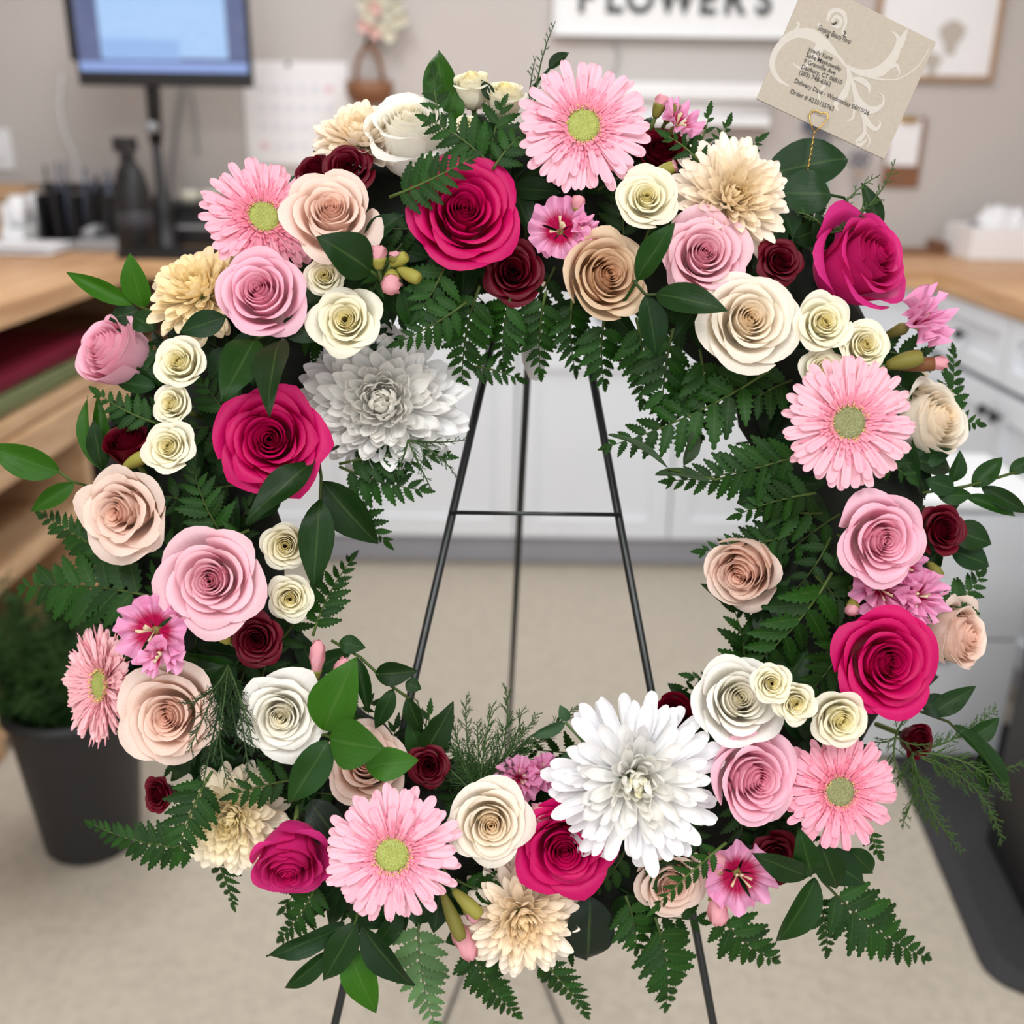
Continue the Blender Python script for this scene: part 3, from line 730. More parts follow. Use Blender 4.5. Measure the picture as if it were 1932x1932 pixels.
# ------------------------------------------------------------------ roses
def rose_petals(rng, n_layers=9, deep=0.9, opening=1.0, point=0.06, wav=1.0, lift=0.0, bud=0.22):
    # n, rim radius, rim height, half width deg, reflex
    LAY = [(2, 0.040, 0.20, 150, 0.0), (2, 0.095, 0.21, 120, 0.0), (3, 0.15, 0.215, 88, 0.04), (3, 0.215, 0.215, 86, 0.10), (3, 0.30, 0.205, 82, 0.20),
           (4, 0.42, 0.175, 62, 0.36), (4, 0.575, 0.12, 62, 0.56), (5, 0.77, 0.03, 54, 0.78), (5, 0.985, -0.085, 53, 0.95)]
    out = []
    th = rng.uniform(0, 6.28)
    for li in range(len(LAY) - n_layers, len(LAY)):
        n, Rr, Zr, al, ref = LAY[li]
        Zr = Zr * (0.8 + 0.4 * deep) + lift * (1 - Rr)
        if li >= 6: Rr = Rr * (1 + (opening - 1) * (li - 5) / 3)
        if bud and li >= 4:
            Zr = Zr * (1 - bud) + (0.20 - 0.035 * (li - 4)) * bud; Rr *= 1 - 0.14 * bud * (li - 3) / 5; ref *= 1 - 0.70 * bud
        th += 2.4
        for k in range(n):
            a0 = th + 2 * math.pi * k / n + rng.uniform(-.14, .14)
            nt, ns = (9, 9) if li < 4 else (11, 11)
            t, s = grid(nt, ns)
            al_ = math.radians(al) * rng.uniform(0.93, 1.1)
            Rk = Rr * rng.uniform(0.92, 1.08); Zk = Zr + rng.uniform(-.03, .03) * (1 + (li > 5))
            rf = min(1.0, max(0.0, ref * rng.uniform(0.75, 1.25)))
            if bud > 0.3 and li == 8 and k < 2: rf = 0.85; Rk *= 1.08; Zk -= 0.18
            corner = 0.11 + 0.13 * rf
            te = t * (1 - corner * np.abs(s) ** (3.2 - 0.7 * rf) + point * rf * np.exp(-(s / 0.22) ** 2))
            zb = -0.95 * deep
            P0 = (0.03, zb); P1 = ((0.20 + 0.44 * Rk) * (1 - bud) + (0.26 + 0.78 * Rk) * bud, zb * (0.78 + 0.2 * bud))
            P2 = (Rk * ((0.82 + 0.14 * bud) * (1 - rf) + 0.72 * rf), (Zk - 0.17 - 0.1 * bud) * (1 - rf) + (Zk + 0.10) * rf)
            P3 = (Rk, Zk)
            u = 1 - te
            rho = u ** 3 * P0[0] + 3 * u ** 2 * te * P1[0] + 3 * u * te ** 2 * P2[0] + te ** 3 * P3[0]
            z = u ** 3 * P0[1] + 3 * u ** 2 * te * P1[1] + 3 * u * te ** 2 * P2[1] + te ** 3 * P3[1]
            wf = 0.5 + 0.5 * np.minimum(1, t * 1.7)
            phi = a0 + al_ * s * wf
            dl = 0.13 if li > 1 else (0.30 if li == 0 else 0.2)
            rho = rho * (1 + dl * s * t)
            # lip: inner petals roll a little outwards, outer ones fold back along their sides
            tau = np.clip((te - 0.86) / 0.14, 0, 1)
            rho = rho + tau ** 2 * (0.022 + 0.05 * rf) * wav
            z = z - tau ** 2 * (0.016 + 0.06 * rf)
            z = z - rf * 0.13 * np.abs(s) ** 2.4 * t ** 3
            ph1, ph2 = rng.uniform(0, 6), rng.uniform(0, 6)
            z = z + wav * (0.018 + 0.03 * rf) * np.sin(3.2 * s + ph1) * t ** 3 + wav * 0.012 * np.sin(9 * s + ph2) * t ** 6
            rho = rho * (1 + wav * 0.035 * np.sin(2.3 * s + ph2) * t ** 2)
            out.append((rho * np.cos(phi), rho * np.sin(phi), z, t, s, li))
    return out
def calyx(root, R, zb, rng, sepal_len=0.75, stem_to=None):
    lathe('receptacle', [(0.0, zb * R - 0.17 * R), (0.07 * R, zb * R - 0.16 * R), (0.15 * R, zb * R - 0.05 * R), (0.16 * R, zb * R + 0.03 * R), (0.0, zb * R + 0.05 * R)], M['stemgreen'], root, 10, color=GREEN_CALYX)
    for k in range(5):
        t, s = grid(6, 3)
        a = k * 2 * math.pi / 5 + rng.uniform(-.2, .2); w_ = 0.11 * R * (1 - t) ** 0.8
        rad = 0.12 * R + sepal_len * R * 0.75 * t * (0.75 + 0.25 * t); zz = zb * R - 0.03 * R + sepal_len * R * (0.42 * t + rng.uniform(-.25, .25) * t ** 2)
        X = rad * math.cos(a) - s * w_ * math.sin(a); Y = rad * math.sin(a) + s * w_ * math.cos(a)
        put('sepal', gridmesh('sepal', X, Y, zz + 0.02 * R * s ** 2, t, s, M['stemgreen']), root, color=GREEN_CALYX)
    tube('stem', [(0, 0, zb * R - 0.12 * R), (0, 0, zb * R - 0.12 * R - 0.028)], 0.0022, M['stemgreen'], root, 6, color=GREEN_CALYX)
SEED = [100]
FLOWERS = []
def rose(label, px, py, R, tx, ty, c_out, c_in, h=None, name='rose', group=None, roll=None, dh=0.0, **kw):
    FLOWERS.append((px, py, label)); SEED[0] += 1
    rng = random.Random(kw.pop('seed', SEED[0] * 7))
    h = (hring(px, py) if h is None else h) + dh
    Rm = R * (D - h) / F
    n = Vector((tx, ty, math.sqrt(max(0.02, 1 - tx * tx - ty * ty))))
    root = empty(name, mat=WM @ frame(L(px, py, h), n, rng.uniform(0, 6.28) if roll is None else roll))
    tag(root, label, 'rose' if name == 'rose' else 'spray rose', group)
    deep = kw.get('deep', 0.9)
    for X, Y, Z, t, s, li in rose_petals(rng, **kw):
        k = li / 8.0
        c = mixc(c_in, c_out, k ** 0.8)
        j = rng.uniform(-.05, .05); c = tuple(max(0, x * (1 + j)) for x in c)
        put('petal', gridmesh('petal', X * Rm, Y * Rm, Z * Rm, t, s, M['petal']), root, color=c)
    calyx(root, Rm, -0.95 * deep, rng, 0.5 if name == 'rose' else 0.9)
    return root
HOT = (srgb(214, 14, 108), srgb(188, 2, 80)); HOTP = (srgb(222, 48, 136), srgb(194, 6, 88))
PINK = (srgb(251, 200, 216), srgb(248, 178, 200)); PINK2 = (srgb(251, 208, 218), srgb(242, 176, 192))
BLUSH = (srgb(249, 226, 212), srgb(248, 208, 188)); TAN = (srgb(236, 210, 178), srgb(228, 186, 150))
CREAM = (srgb(252, 244, 230), srgb(254, 234, 200)); WHITE = (srgb(253, 251, 244), srgb(253, 246, 222))
SPRAY = (srgb(252, 248, 228), srgb(252, 240, 176)); WINE = (srgb(108, 2, 30), srgb(80, 1, 20))

G_HOT, G_PINK, G_BLUSH, G_CREAM, G_SPRAY, G_WINE = 'hot pink roses of the wreath', 'light pink roses of the wreath', 'blush roses of the wreath', 'cream roses of the wreath', 'small cream spray roses', 'dark red roses of the wreath'
ROSES = [
 # label, px, py, R, tilt x, tilt y, colour, group, extra
 ('hot pink rose at the top of the wreath, left of the big daisy', 876, 398, 110, .12, .10, HOT, G_HOT, dict(dh=.016, deep=.95)),
 ('hot pink rose in side view at the upper right, beside the card', 1650, 480, 104, .50, .20, HOTP, G_HOT, dict(dh=.02, deep=1.3, bud=.5)),
 ('hot pink rose under two dewy leaves, left of the white pompon', 510, 830, 108, .08, .04, HOT, G_HOT, dict(dh=.02, point=.16, deep=.85)),
 ('hot pink rose at the lower right above three small cream roses', 1676, 1250, 106, .12, .06, HOT, G_HOT, dict(dh=.026, opening=1.04)),
 ('hot pink rose at the bottom, touching the spidery white chrysanthemum', 1066, 1602, 96, .0, -.08, HOT, G_HOT, dict(dh=.004, point=.12)),
 ('hot pink rose at the lower left, drooping with pale outer petal', 546, 1642, 80, .08, -.52, HOTP, G_HOT, dict(dh=.02, deep=1.35, bud=.6)),
 ('light pink rose below the tilted pink daisy at the upper left', 488, 548, 88, .02, .14, PINK, G_PINK, dict(dh=.025, deep=1.1, bud=.35)),
 ('light pink rose at the far left, turned outward', 192, 652, 78, -.48, .28, PINK, G_PINK, dict(dh=.015, deep=1.5, bud=.9)),
 ('light pink rose under the peach chrysanthemum at the upper right', 1330, 478, 88, .04, .04, PINK2, G_PINK, dict(dh=.012)),
 ('light pink rose at the right, above the ruffled pink flowers', 1668, 1020, 90, .08, -.10, PINK, G_PINK, dict(dh=.02, bud=.3)),
 ('light pink wide open rose at the left with a hanging petal', 398, 1096, 97, .04, .0, PINK2, G_PINK, dict(dh=.024, opening=1.06)),
 ('light pink rose at the lower right, between two white and pink blooms', 1430, 1472, 88, .20, .02, PINK, G_PINK, dict(dh=.02, deep=1.1, bud=.4)),
 ('blush rose at the upper left beside the tilted pink daisy', 624, 396, 84, .14, .24, BLUSH, G_BLUSH, dict(dh=.024, deep=1.2, wav=1.5, bud=.4)),
 ('blush rose at the far left with ragged folded petals', 226, 968, 92, -.20, -.10, BLUSH, G_BLUSH, dict(dh=.018, wav=2.0, deep=1.1)),
 ('blush rose on the inner right edge of the ring, turned inward', 1396, 1084, 74, -.46, -.24, BLUSH, G_BLUSH, dict(h=.055, deep=1.6, wav=1.5, bud=.85)),
 ('blush rose at the far right, behind the hot pink rose', 1824, 1200, 72, .58, .0, BLUSH, G_BLUSH, dict(h=.04, deep=1.4, wav=1.8, bud=.8)),
 ('blush rose at the lower left behind hair-fine greenery', 318, 1352, 98, -.04, .02, BLUSH, G_BLUSH, dict(dh=.012, wav=1.4)),
 ('blush rose at the lower left, half covered by broad leaves', 690, 1440, 78, .05, .40, BLUSH, G_BLUSH, dict(h=.05, deep=1.2, wav=1.3)),
 ('blush rose at the bottom right under the spidery white chrysanthemum', 1268, 1668, 70, .10, -.12, BLUSH, G_BLUSH, dict(h=.05, deep=1.1)),
 ('tan rose at the top, below the pink ruffled flower', 1148, 518, 86, .24, -.06, TAN, G_BLUSH, dict(dh=.012, deep=1.3, wav=1.4, bud=.6)),
 ('white rose at the top, facing up behind a fern frond', 772, 226, 92, .02, .60, WHITE, G_CREAM, dict(h=.06, deep=1.3, wav=1.2, bud=.7)),
 ('large cream rose at the upper right below the pink rose', 1415, 602, 97, .04, .02, CREAM, G_CREAM, dict(dh=.018)),
 ('cream rose at the bottom, right of the pink daisy', 926, 1556, 84, .06, .04, CREAM, G_CREAM, dict(dh=.016)),
 ('white rose at the lower left, above the broad leaves', 530, 1352, 84, .10, -.02, WHITE, G_CREAM, dict(dh=.02, point=.14)),
 ('white rose at the lower right beside the small cream roses', 1396, 1318, 86, .02, .30, WHITE, G_CREAM, dict(dh=.022, deep=1.1, bud=.35)),
 ('white rose in side view at the right edge, behind the daisy', 1776, 788, 80, .52, .10, CREAM, G_CREAM, dict(h=.03, deep=1.5, bud=1.0)),
]
for lab, px, py, R, tx, ty, c, g, kw in ROSES:
    o = rose(lab, px, py, R, tx, ty, c[0], c[1], group=g, **kw)
SPR = [
 ('small round cream rose directly above the white pompon chrysanthemum', 652, 604, 66, .0, .0, dict(dh=.022)),
 ('small cream rose at the left, topmost of a column of three', 336, 682, 50, -.06, .16, dict(dh=.02, deep=1.2)),
 ('small cream rose at the left, middle of a column of three', 322, 762, 40, -.16, .12, dict(dh=.016, deep=1.2)),
 ('small cream rose at the left, lowest of a column of three', 318, 842, 50, .0, .14, dict(dh=.022)),
 ('small cream rose at the left inner edge, above another one', 538, 1030, 46, .12, -.05, dict(dh=.0, deep=1.2)),
 ('small cream rose at the left inner edge, above the dark red rose', 547, 1130, 46, .14, -.06, dict(dh=.0)),
 ('small cream rose directly below the large top daisy', 1220, 372, 54, -.04, .10, dict(dh=.016, opening=1.15)),
 ('small cream rose at the upper right, beside the large cream rose', 1556, 608, 56, .06, .06, dict(dh=.018)),
 ('small cream rose at the right, left of the pink ruffled bloom', 1634, 650, 50, .08, .04, dict(dh=.02)),
 ('small cream rose peeping over the right hand pink daisy', 1556, 697, 44, .0, .12, dict(dh=.004)),
 ('pale green cream rosebud at the very top, left one', 890, 148, 40, -.05, .78, dict(h=.045, deep=1.5, bud=1.0)),
 ('pale cream rosebud at the very top, next to the daisy', 953, 168, 42, .05, .74, dict(h=.05, deep=1.4, bud=.9)),
 ('small cream rose half hidden under a broad leaf, upper left', 612, 520, 38, .08, .08, dict(dh=.004)),
 ('small cream bud at the lower right touching the white rose', 1456, 1290, 38, -.12, .12, dict(dh=.046, deep=1.3)),
 ('small cream rose at the lower right, middle of three', 1502, 1328, 41, -.06, -.06, dict(dh=.042, deep=1.2)),
 ('small cream rose at the lower right, largest of three', 1588, 1360, 55, .05, -.14, dict(dh=.03, deep=1.1)),
 ('tiny cream bud hidden in the fern at the top', 878, 232, 22, -.1, .3, dict(h=.06, deep=1.5)),
 ('tiny cream bud below the fern at the far left', 190, 1136, 22, -.3, -.3, dict(h=.02, deep=1.5)),
]
for lab, px, py, R, tx, ty, kw in SPR:
    rose(lab, px, py, R, tx, ty, SPRAY[0], SPRAY[1], name='spray_rose', group=G_SPRAY, n_layers=8, wav=1.3, **kw)
WIN = [
 ('dark red rose at the upper left, right one of a pair', 656, 314, 50, .04, .14, {}),
 ('dark red rose at the upper left, left one of a pair', 590, 316, 42, -.30, .45, dict(h=.055, deep=1.4, bud=.7)),
 ('dark red rose under the top hot pink rose', 968, 512, 60, .04, -.08, {}),
 ('dark red rose between the top daisy and a pink bud', 1246, 276, 50, .05, .30, dict(deep=1.4, dh=-.02, bud=.7)),
 ('dark red rose at the upper right above the large cream rose', 1474, 492, 46, .16, .12, {}),
 ('dark red rosebud at the far left above the ragged blush rose', 232, 826, 46, -.15, .66, dict(h=.055, deep=1.5, bud=1.0)),
 ('dark red rose at the left under the wide open pink rose', 484, 1208, 50, .06, -.05, {}),
 ('dark red rose at the right edge beside the pink rose', 1784, 1000, 48, .25, .05, dict(h=.055, bud=.4)),
 ('dark red rose at the bottom left beside the fine greenery', 808, 1446, 40, .0, .12, dict(h=.05)),
 ('dark red rosebud behind the spidery white chrysanthemum', 1276, 1346, 46, .08, .55, dict(h=.05, deep=1.5, bud=1.0)),
 ('dark red rose at the lower left edge behind fern', 294, 1500, 34, -.45, .1, dict(h=.03, deep=1.4)),
 ('dark red rose at the lower right behind leaf and pink flower', 1466, 1618, 50, .05, -.05, dict(h=.05)),
 ('dark red bud at the lower right edge among fine greenery', 1738, 1400, 36, .4, -.1, dict(h=.03, deep=1.4, bud=.6)),
]
for lab, px, py, R, tx, ty, kw in WIN:
    rose(lab, px, py, R, tx, ty, WINE[0], WINE[1], group=G_WINE, n_layers=8, point=.1, **kw)

# ------------------------------------------------------------------ gerbera daisies
def tgrid(nt, ns, e=1.7):
    t, s = grid(nt, ns); return 1 - (1 - t) ** e, s
def ray_mesh(seed):
    rng = random.Random(seed)
    t, s = tgrid(12, 7)
    wd = (0.42 + 0.58 * np.minimum(1, t * 1.35) ** 0.8) * np.sqrt(np.clip(1 - np.clip((t - 0.84) / 0.165, 0, 1) ** 2.4, 0.02, 1))
    X = t; Y = s * wd
    k1, k2 = rng.uniform(-.03, .07), rng.uniform(-.10, .10)
    Z = 0.07 * np.sin(t * 2.4) - k1 * t ** 3 - 0.014 * np.cos(s * 2.0 * math.pi) * np.minimum(1, t * 3) * (t < .97) + 0.03 * s ** 2 + k2 * s * t ** 2 * .3
    return gridmesh('ray_petal', X, Y, Z, t, s, M['ray'])
RAYS = [ray_mesh(k) for k in range(5)]
M['disc'] = mat_plain('gerbera_disc', srgb(168, 176, 92), 0.7, 0.0, 900, bump=0.6, rgb2=srgb(136, 146, 66))
M['disc_grey'] = mat_plain('gerbera_disc_grey', srgb(142, 144, 98), 0.7, 0.0, 900, bump=0.6, rgb2=srgb(108, 112, 72))
M['pollen'] = mat_plain('gerbera_pollen', srgb(226, 206, 120), 0.6, 0.1, 300)
def gerbera(label, px, py, R, tx, ty, c_out, c_in, h=None, dh=0.0, cup=0.0, gap=0, seed=1, grey=False, half=None, inner=1.0, lens=None):
    FLOWERS.append((px, py, label)); rng = random.Random(seed)
    h = (hring(px, py) if h is None else h) + dh
    Rm = R * (D - h) / F
    n = Vector((tx, ty, math.sqrt(max(0.02, 1 - tx * tx - ty * ty))))
    root = empty('gerbera_daisy', mat=WM @ frame(L(px, py, h), n, 0)); tag(root, label, 'daisy', 'pink gerbera daisies')
    rows = [(27, 1.0, 0.00, -0.03), (25, 0.95, 0.03, 0.03), (15, 0.78, 0.05, 0.09)]
    for ri, (cnt, ln, dz, tl) in enumerate(rows):
        for k in range(cnt):
            a = 2 * math.pi * (k + 0.37 * ri) / cnt + rng.uniform(-.07, .07)
            ll = (ln - 0.17) * rng.uniform(0.9, 1.06)
            if lens: ll *= lens(a)
            tilt = -(tl + cup + rng.uniform(-.05, .06))
            m = Matrix.Rotation(a, 4, 'Z') @ Matrix.Translation((0.17 * Rm, 0, dz * Rm)) @ Matrix.Rotation(tilt, 4, 'Y') @ Matrix.Rotation(rng.uniform(-.16, .16), 4, 'X') @ Matrix.Diagonal((ll * Rm, (0.076 if ri < 2 else 0.060) * Rm * rng.uniform(.9, 1.15), 0.8 * Rm, 1))
            c = mixc(c_out, c_in, 0.12 * ri + rng.uniform(-.08, .1))
            put('ray_petal', RAYS[rng.randrange(5)], root, m, c)
    # the crown of short inner florets, too fine to pick apart
    V = []; Fc = []; UV = []
    for ring in range(5):
        cnt = 52
        for k in range(cnt):
            a = 2 * math.pi * (k + 0.5 * (ring % 2)) / cnt + rng.uniform(-.05, .05)
            r0 = 0.25 + 0.035 * ring; ln = (0.11 + 0.055 * ring) * rng.uniform(.75, 1.25) * inner
            up = 0.85 - 0.17 * ring + rng.uniform(-.15, .15)
            wv = 0.015 + 0.0035 * ring
            b0 = len(V)
            for q, wq in ((0, .5), (.5, 1), (.85, .95), (1, .3)):
                rr_ = r0 + ln * q * math.cos(up); zz = 0.03 + (0.02 * (4 - ring)) + ln * q * math.sin(up) * 0.8
                for sg in (-1, 1):
                    V.append((Rm * (rr_ * math.cos(a) - sg * wv * wq * math.sin(a)), Rm * (rr_ * math.sin(a) + sg * wv * wq * math.cos(a)), Rm * zz)); UV.append((0.5 + 0.4 * sg, q))
            for q in range(3): Fc.append((b0 + 2 * q, b0 + 2 * q + 1, b0 + 2 * q + 3, b0 + 2 * q + 2))
    o = put('inner_florets', mesh('inner_florets', V, Fc, M['ray'], UV), root, color=mixc(c_in, c_out, .1)); o['kind'] = 'stuff'
    V = []; Fc = []
    for k in range(120):
        a = rng.uniform(0, 6.283); r0 = rng.uniform(0.225, 0.30); q = 0.011
        b0 = len(V); x, y, z = r0 * math.cos(a), r0 * math.sin(a), 0.07 + rng.uniform(0, .09)
        for dx, dy, dz in ((q, 0, 0), (0, q, 0), (-q, 0, 0), (0, -q, 0), (0, 0, q * 1.6), (0, 0, -0.08)): V.append((Rm * (x + dx), Rm * (y + dy), Rm * (z + dz)))
        for i in range(4): Fc.append((b0 + i, b0 + (i + 1) % 4, b0 + 4)); Fc.append((b0 + (i + 1) % 4, b0 + i, b0 + 5))
    o = put('pollen_ring', mesh('pollen_ring', V, Fc, M['pollen']), root); o['kind'] = 'stuff'
    lathe('disc', [(0.255 * Rm, 0.0), (0.255 * Rm, 0.06 * Rm), (0.22 * Rm, 0.10 * Rm), (0.15 * Rm, 0.105 * Rm), (0.08 * Rm, 0.085 * Rm), (0, 0.075 * Rm)], M['disc_grey' if grey else 'disc'], root, 28)
    lathe('calyx', [(0.03 * Rm, -0.30 * Rm), (0.12 * Rm, -0.22 * Rm), (0.24 * Rm, -0.04 * Rm), (0.24 * Rm, 0.0), (0, 0.0)], M['stemgreen'], root, 14, color=GREEN_CALYX)
    tube('stem', [(0, 0, -0.26 * Rm), (0, 0, -0.26 * Rm - 0.035)], 0.0032, M['stemgreen'], root, 8, color=GREEN_CALYX)
    return root
GP = (srgb(252, 198, 212), srgb(248, 158, 182))
gerbera('large pink gerbera daisy at the top of the wreath', 1100, 240, 126, .03, -.03, *GP, dh=.022, seed=11)
gerbera('tilted pink gerbera daisy at the upper left edge', 497, 412, 116, .38, .10, srgb(252, 190, 206), srgb(247, 152, 176), h=.065, seed=12, cup=-.06, grey=False)
gerbera('pink gerbera daisy with grey green centre at the right', 1599, 798, 126, .02, -.04, srgb(251, 196, 208), srgb(246, 160, 182), dh=.028, seed=13, grey=True)
gerbera('pink gerbera daisy at the lower right beside fine greenery', 1582, 1492, 112, .06, .06, srgb(250, 180, 198), srgb(245, 146, 170), h=.075, seed=14, grey=True)
gerbera('pink gerbera daisy at the bottom left of the wreath', 741, 1610, 130, .02, -.02, *GP, dh=.024, seed=15)
gerbera('pale pink gerbera daisy in side view at the far left', 196, 1292, 112, -.62, .06, srgb(252, 204, 208), srgb(249, 176, 186), h=.035, seed=16, cup=.12, inner=1.7)

# ------------------------------------------------------------------ chrysanthemums
def mum_mesh(kind, seed):
    t, s = tgrid(9, 5)
    if kind == 'spoon':     # broad blunt petal, cupped
        wd = (0.40 + 0.60 * np.minimum(1, t * 1.3)) * np.sqrt(np.clip(1 - np.clip((t - 0.66) / 0.345, 0, 1) ** 2, 0.01, 1)); cupd = 0.55
    elif kind == 'strap':
        wd = (0.50 + 0.50 * np.minimum(1, t * 1.8)) * np.sqrt(np.clip(1 - np.clip((t - 0.82) / 0.185, 0, 1) ** 2.2, 0.01, 1)); cupd = 0.62
    else:
        wd = (0.5 + 0.5 * np.minimum(1, t * 2)) * np.sqrt(np.clip(1 - np.clip((t - 0.58) / 0.425, 0, 1) ** 1.9, 0.004, 1)); cupd = 0.6
    return (s * wd, wd, cupd, t, s)
def mum_piece(kind, length, width, bendk, seed):
    Y, wd, cupd, t, s = mum_mesh(kind, seed)
    # integrate a bend along the petal: bendk > 0 curls towards the flower's axis
    tv = t[:, 0]; dt = np.diff(tv); ang = bendk * tv ** 1.4
    x = np.concatenate([[0], np.cumsum(np.cos(ang[1:]) * dt)]); z = np.concatenate([[0], np.cumsum(np.sin(ang[1:]) * dt)])
    x = x[:, None] + 0 * s; z = z[:, None] + 0 * s
    nx = -np.sin(ang)[:, None]; nz_ = np.cos(ang)[:, None]
    off = cupd * (np.abs(s) ** 2) * wd * (width / length)
    return gridmesh('petal', (x + nx * off) * length, Y * width, (z + nz_ * off) * length, t, s, M['ray'])
def mum(label, px, py, R, tx, ty, c_in, c_out, N, spread, kind_in, kind_out, bend_in, bend_out, h=None, dh=0.0, len_out=1.0, wid=0.105, seed=1, group=None, jit=1.0, sq=(1, 1), roll=0.0, zdome=0.35, color3=None):
    FLOWERS.append((px, py, label)); rng = random.Random(seed)
    h = (hring(px, py) if h is None else h) + dh
    Rm = R * (D - h) / F
    n = Vector((tx, ty, math.sqrt(max(0.02, 1 - tx * tx - ty * ty))))
    root = empty('chrysanthemum', mat=WM @ frame(L(px, py, h), n, roll) @ Matrix.Diagonal((sq[0], sq[1], 1, 1)))
    tag(root, label, 'chrysanthemum', group)
    bank = {}
    for b in range(10):
        f = b / 9
        k = kind_in if f < 0.5 else kind_out
        ln = (0.34 + 0.60 * f ** 1.1 * len_out) * Rm
        for v in range(2):
            bank[(b, v)] = mum_piece(k, ln, wid * Rm * (0.65 + 0.45 * f), bend_in * (1 - f) + bend_out * f + (v - 0.5) * 0.35 * jit, seed * 50 + b * 2 + v)
    for i in range(N):
        f = math.sqrt((i + 0.5) / N)
        a = i * 2.399963 + rng.uniform(-.15, .15) * jit
        inc = math.radians(8 + spread * f ** 1.15) + rng.uniform(-.09, .09) * jit      # angle from the axis
        org = 0.26 * f
        m = Matrix.Rotation(a, 4, 'Z') @ Matrix.Translation((org * Rm, 0, (-zdome - 0.10 * f) * Rm)) @ Matrix.Rotation(-(math.pi / 2 - inc), 4, 'Y') @ Matrix.Rotation(rng.uniform(-.35, .35) * jit, 4, 'X') @ Matrix.Scale(rng.uniform(0.88, 1.1), 4)
        c = mixc(c_in, c_out, min(1, f * 1.1))
        if color3 and f < 0.28: c = mixc(color3, c, f / 0.28)
        put('petal', bank[(min(9, int(f * 10)), rng.randrange(2))], root, m, c)
    lathe('receptacle', [(0, -(zdome + .25) * Rm), (0.2 * Rm, -(zdome + .18) * Rm), (0.30 * Rm, -(zdome + .05) * Rm), (0.2 * Rm, -zdome * Rm), (0, -(zdome - .05) * Rm)], M['stemgreen'], root, 14, color=GREEN_CALYX)
    tube('stem', [(0, 0, -(zdome + .2) * Rm), (0, 0, -(zdome + .2) * Rm - 0.03)], 0.003, M['stemgreen'], root, 8, color=GREEN_CALYX)
    return root
WM_ = (srgb(250, 246, 226), srgb(246, 246, 246))
mum('large white pompon chrysanthemum at the upper left inner edge', 716, 750, 142, .06, .0, srgb(246, 242, 228), srgb(250, 250, 249), 270, 108, 'spoon', 'spoon', 1.15, .85, dh=.030, wid=.120, seed=21, group='white chrysanthemums', sq=(1.06, .90), zdome=.55)
mum('large spidery white chrysanthemum with yellowish centre at the bottom', 1206, 1486, 142, .02, .02, srgb(254, 251, 234), srgb(250, 250, 252), 175, 94, 'strap', 'strap', 1.25, .22, dh=.042, wid=.092, seed=22, group='white chrysanthemums', jit=1.5, color3=srgb(248, 238, 170), len_out=1.1)
PG = 'peach chrysanthemums'
PE = (srgb(255, 232, 182), srgb(255, 244, 228))
mum('peach chrysanthemum at the upper right below the card', 1396, 362, 106, .18, .04, *PE, 190, 94, 'point', 'point', 1.0, .12, dh=.02, wid=.115, seed=23, group=PG, color3=srgb(236, 206, 120))
mum('peach chrysanthemum at the top left beside the white rose', 672, 232, 92, -.16, .62, srgb(255, 232, 188), srgb(255, 244, 230), 170, 100, 'spoon', 'spoon', .8, .25, h=.05, wid=.14, seed=24, group=PG)
mum('yellow peach chrysanthemum at the upper left edge', 364, 524, 96, -.16, .52, srgb(255, 232, 166), srgb(255, 240, 206), 170, 102, 'spoon', 'spoon', .7, .25, h=.055, wid=.14, seed=25, group=PG)
mum('pale yellow chrysanthemum at the lower left edge', 428, 1556, 92, .02, .0, srgb(255, 240, 182), srgb(255, 246, 226), 190, 104, 'spoon', 'spoon', 1.0, .5, h=.06, wid=.13, seed=26, group=PG)
mum('peach chrysanthemum at the bottom centre under the hot pink rose', 990, 1748, 104, .10, -.10, srgb(255, 230, 180), srgb(255, 244, 228), 190, 96, 'point', 'point', 1.0, .12, h=.065, wid=.112, seed=27, group=PG, color3=srgb(224, 186, 104))
mum('faded cream chrysanthemum behind the white rose at the right edge', 1720, 712, 50, .45, .30, srgb(244, 228, 194), srgb(244, 232, 208), 80, 90, 'spoon', 'spoon', .9, .4, h=.02, wid=.16, seed=28, group=PG)

# ------------------------------------------------------------------ satin flowers (ruffled pink) and buds
def satin_petal(rng, Rm, a, spread, cup, ruf, ln=1.0):
    t, s = grid(12, 19)
    w = math.radians(spread)
    k = rng.uniform(6, 9); ph = rng.uniform(0, 6)
    rad = ln * (t - 0.06 * np.abs(s) ** 2 * t) * (1 + 0.05 * np.sin(s * 13 + ph) * t ** 4)
    an = a + s * w * (0.35 + 0.65 * t ** 0.6)
    inc = cup * (1 - 0.75 * t)
    r = np.cumsum(np.cos(inc) * np.gradient(t, axis=0), axis=0) * ln * (1 - 0.06 * np.abs(s) ** 2)
    z = np.cumsum(np.sin(inc) * np.gradient(t, axis=0), axis=0) * ln
    z = z + ruf * t ** 1.8 * np.sin(k * s + ph) * 0.24 + 0.06 * np.sin(s * 17 + ph) * t ** 3
    r = r * (1 + 0.05 * np.sin(s * 11 + ph) * t ** 3)
    return gridmesh('petal', r * np.cos(an) * Rm, r * np.sin(an) * Rm, z * Rm, t, s, M['satin'])
SATC = srgb(248, 172, 214)
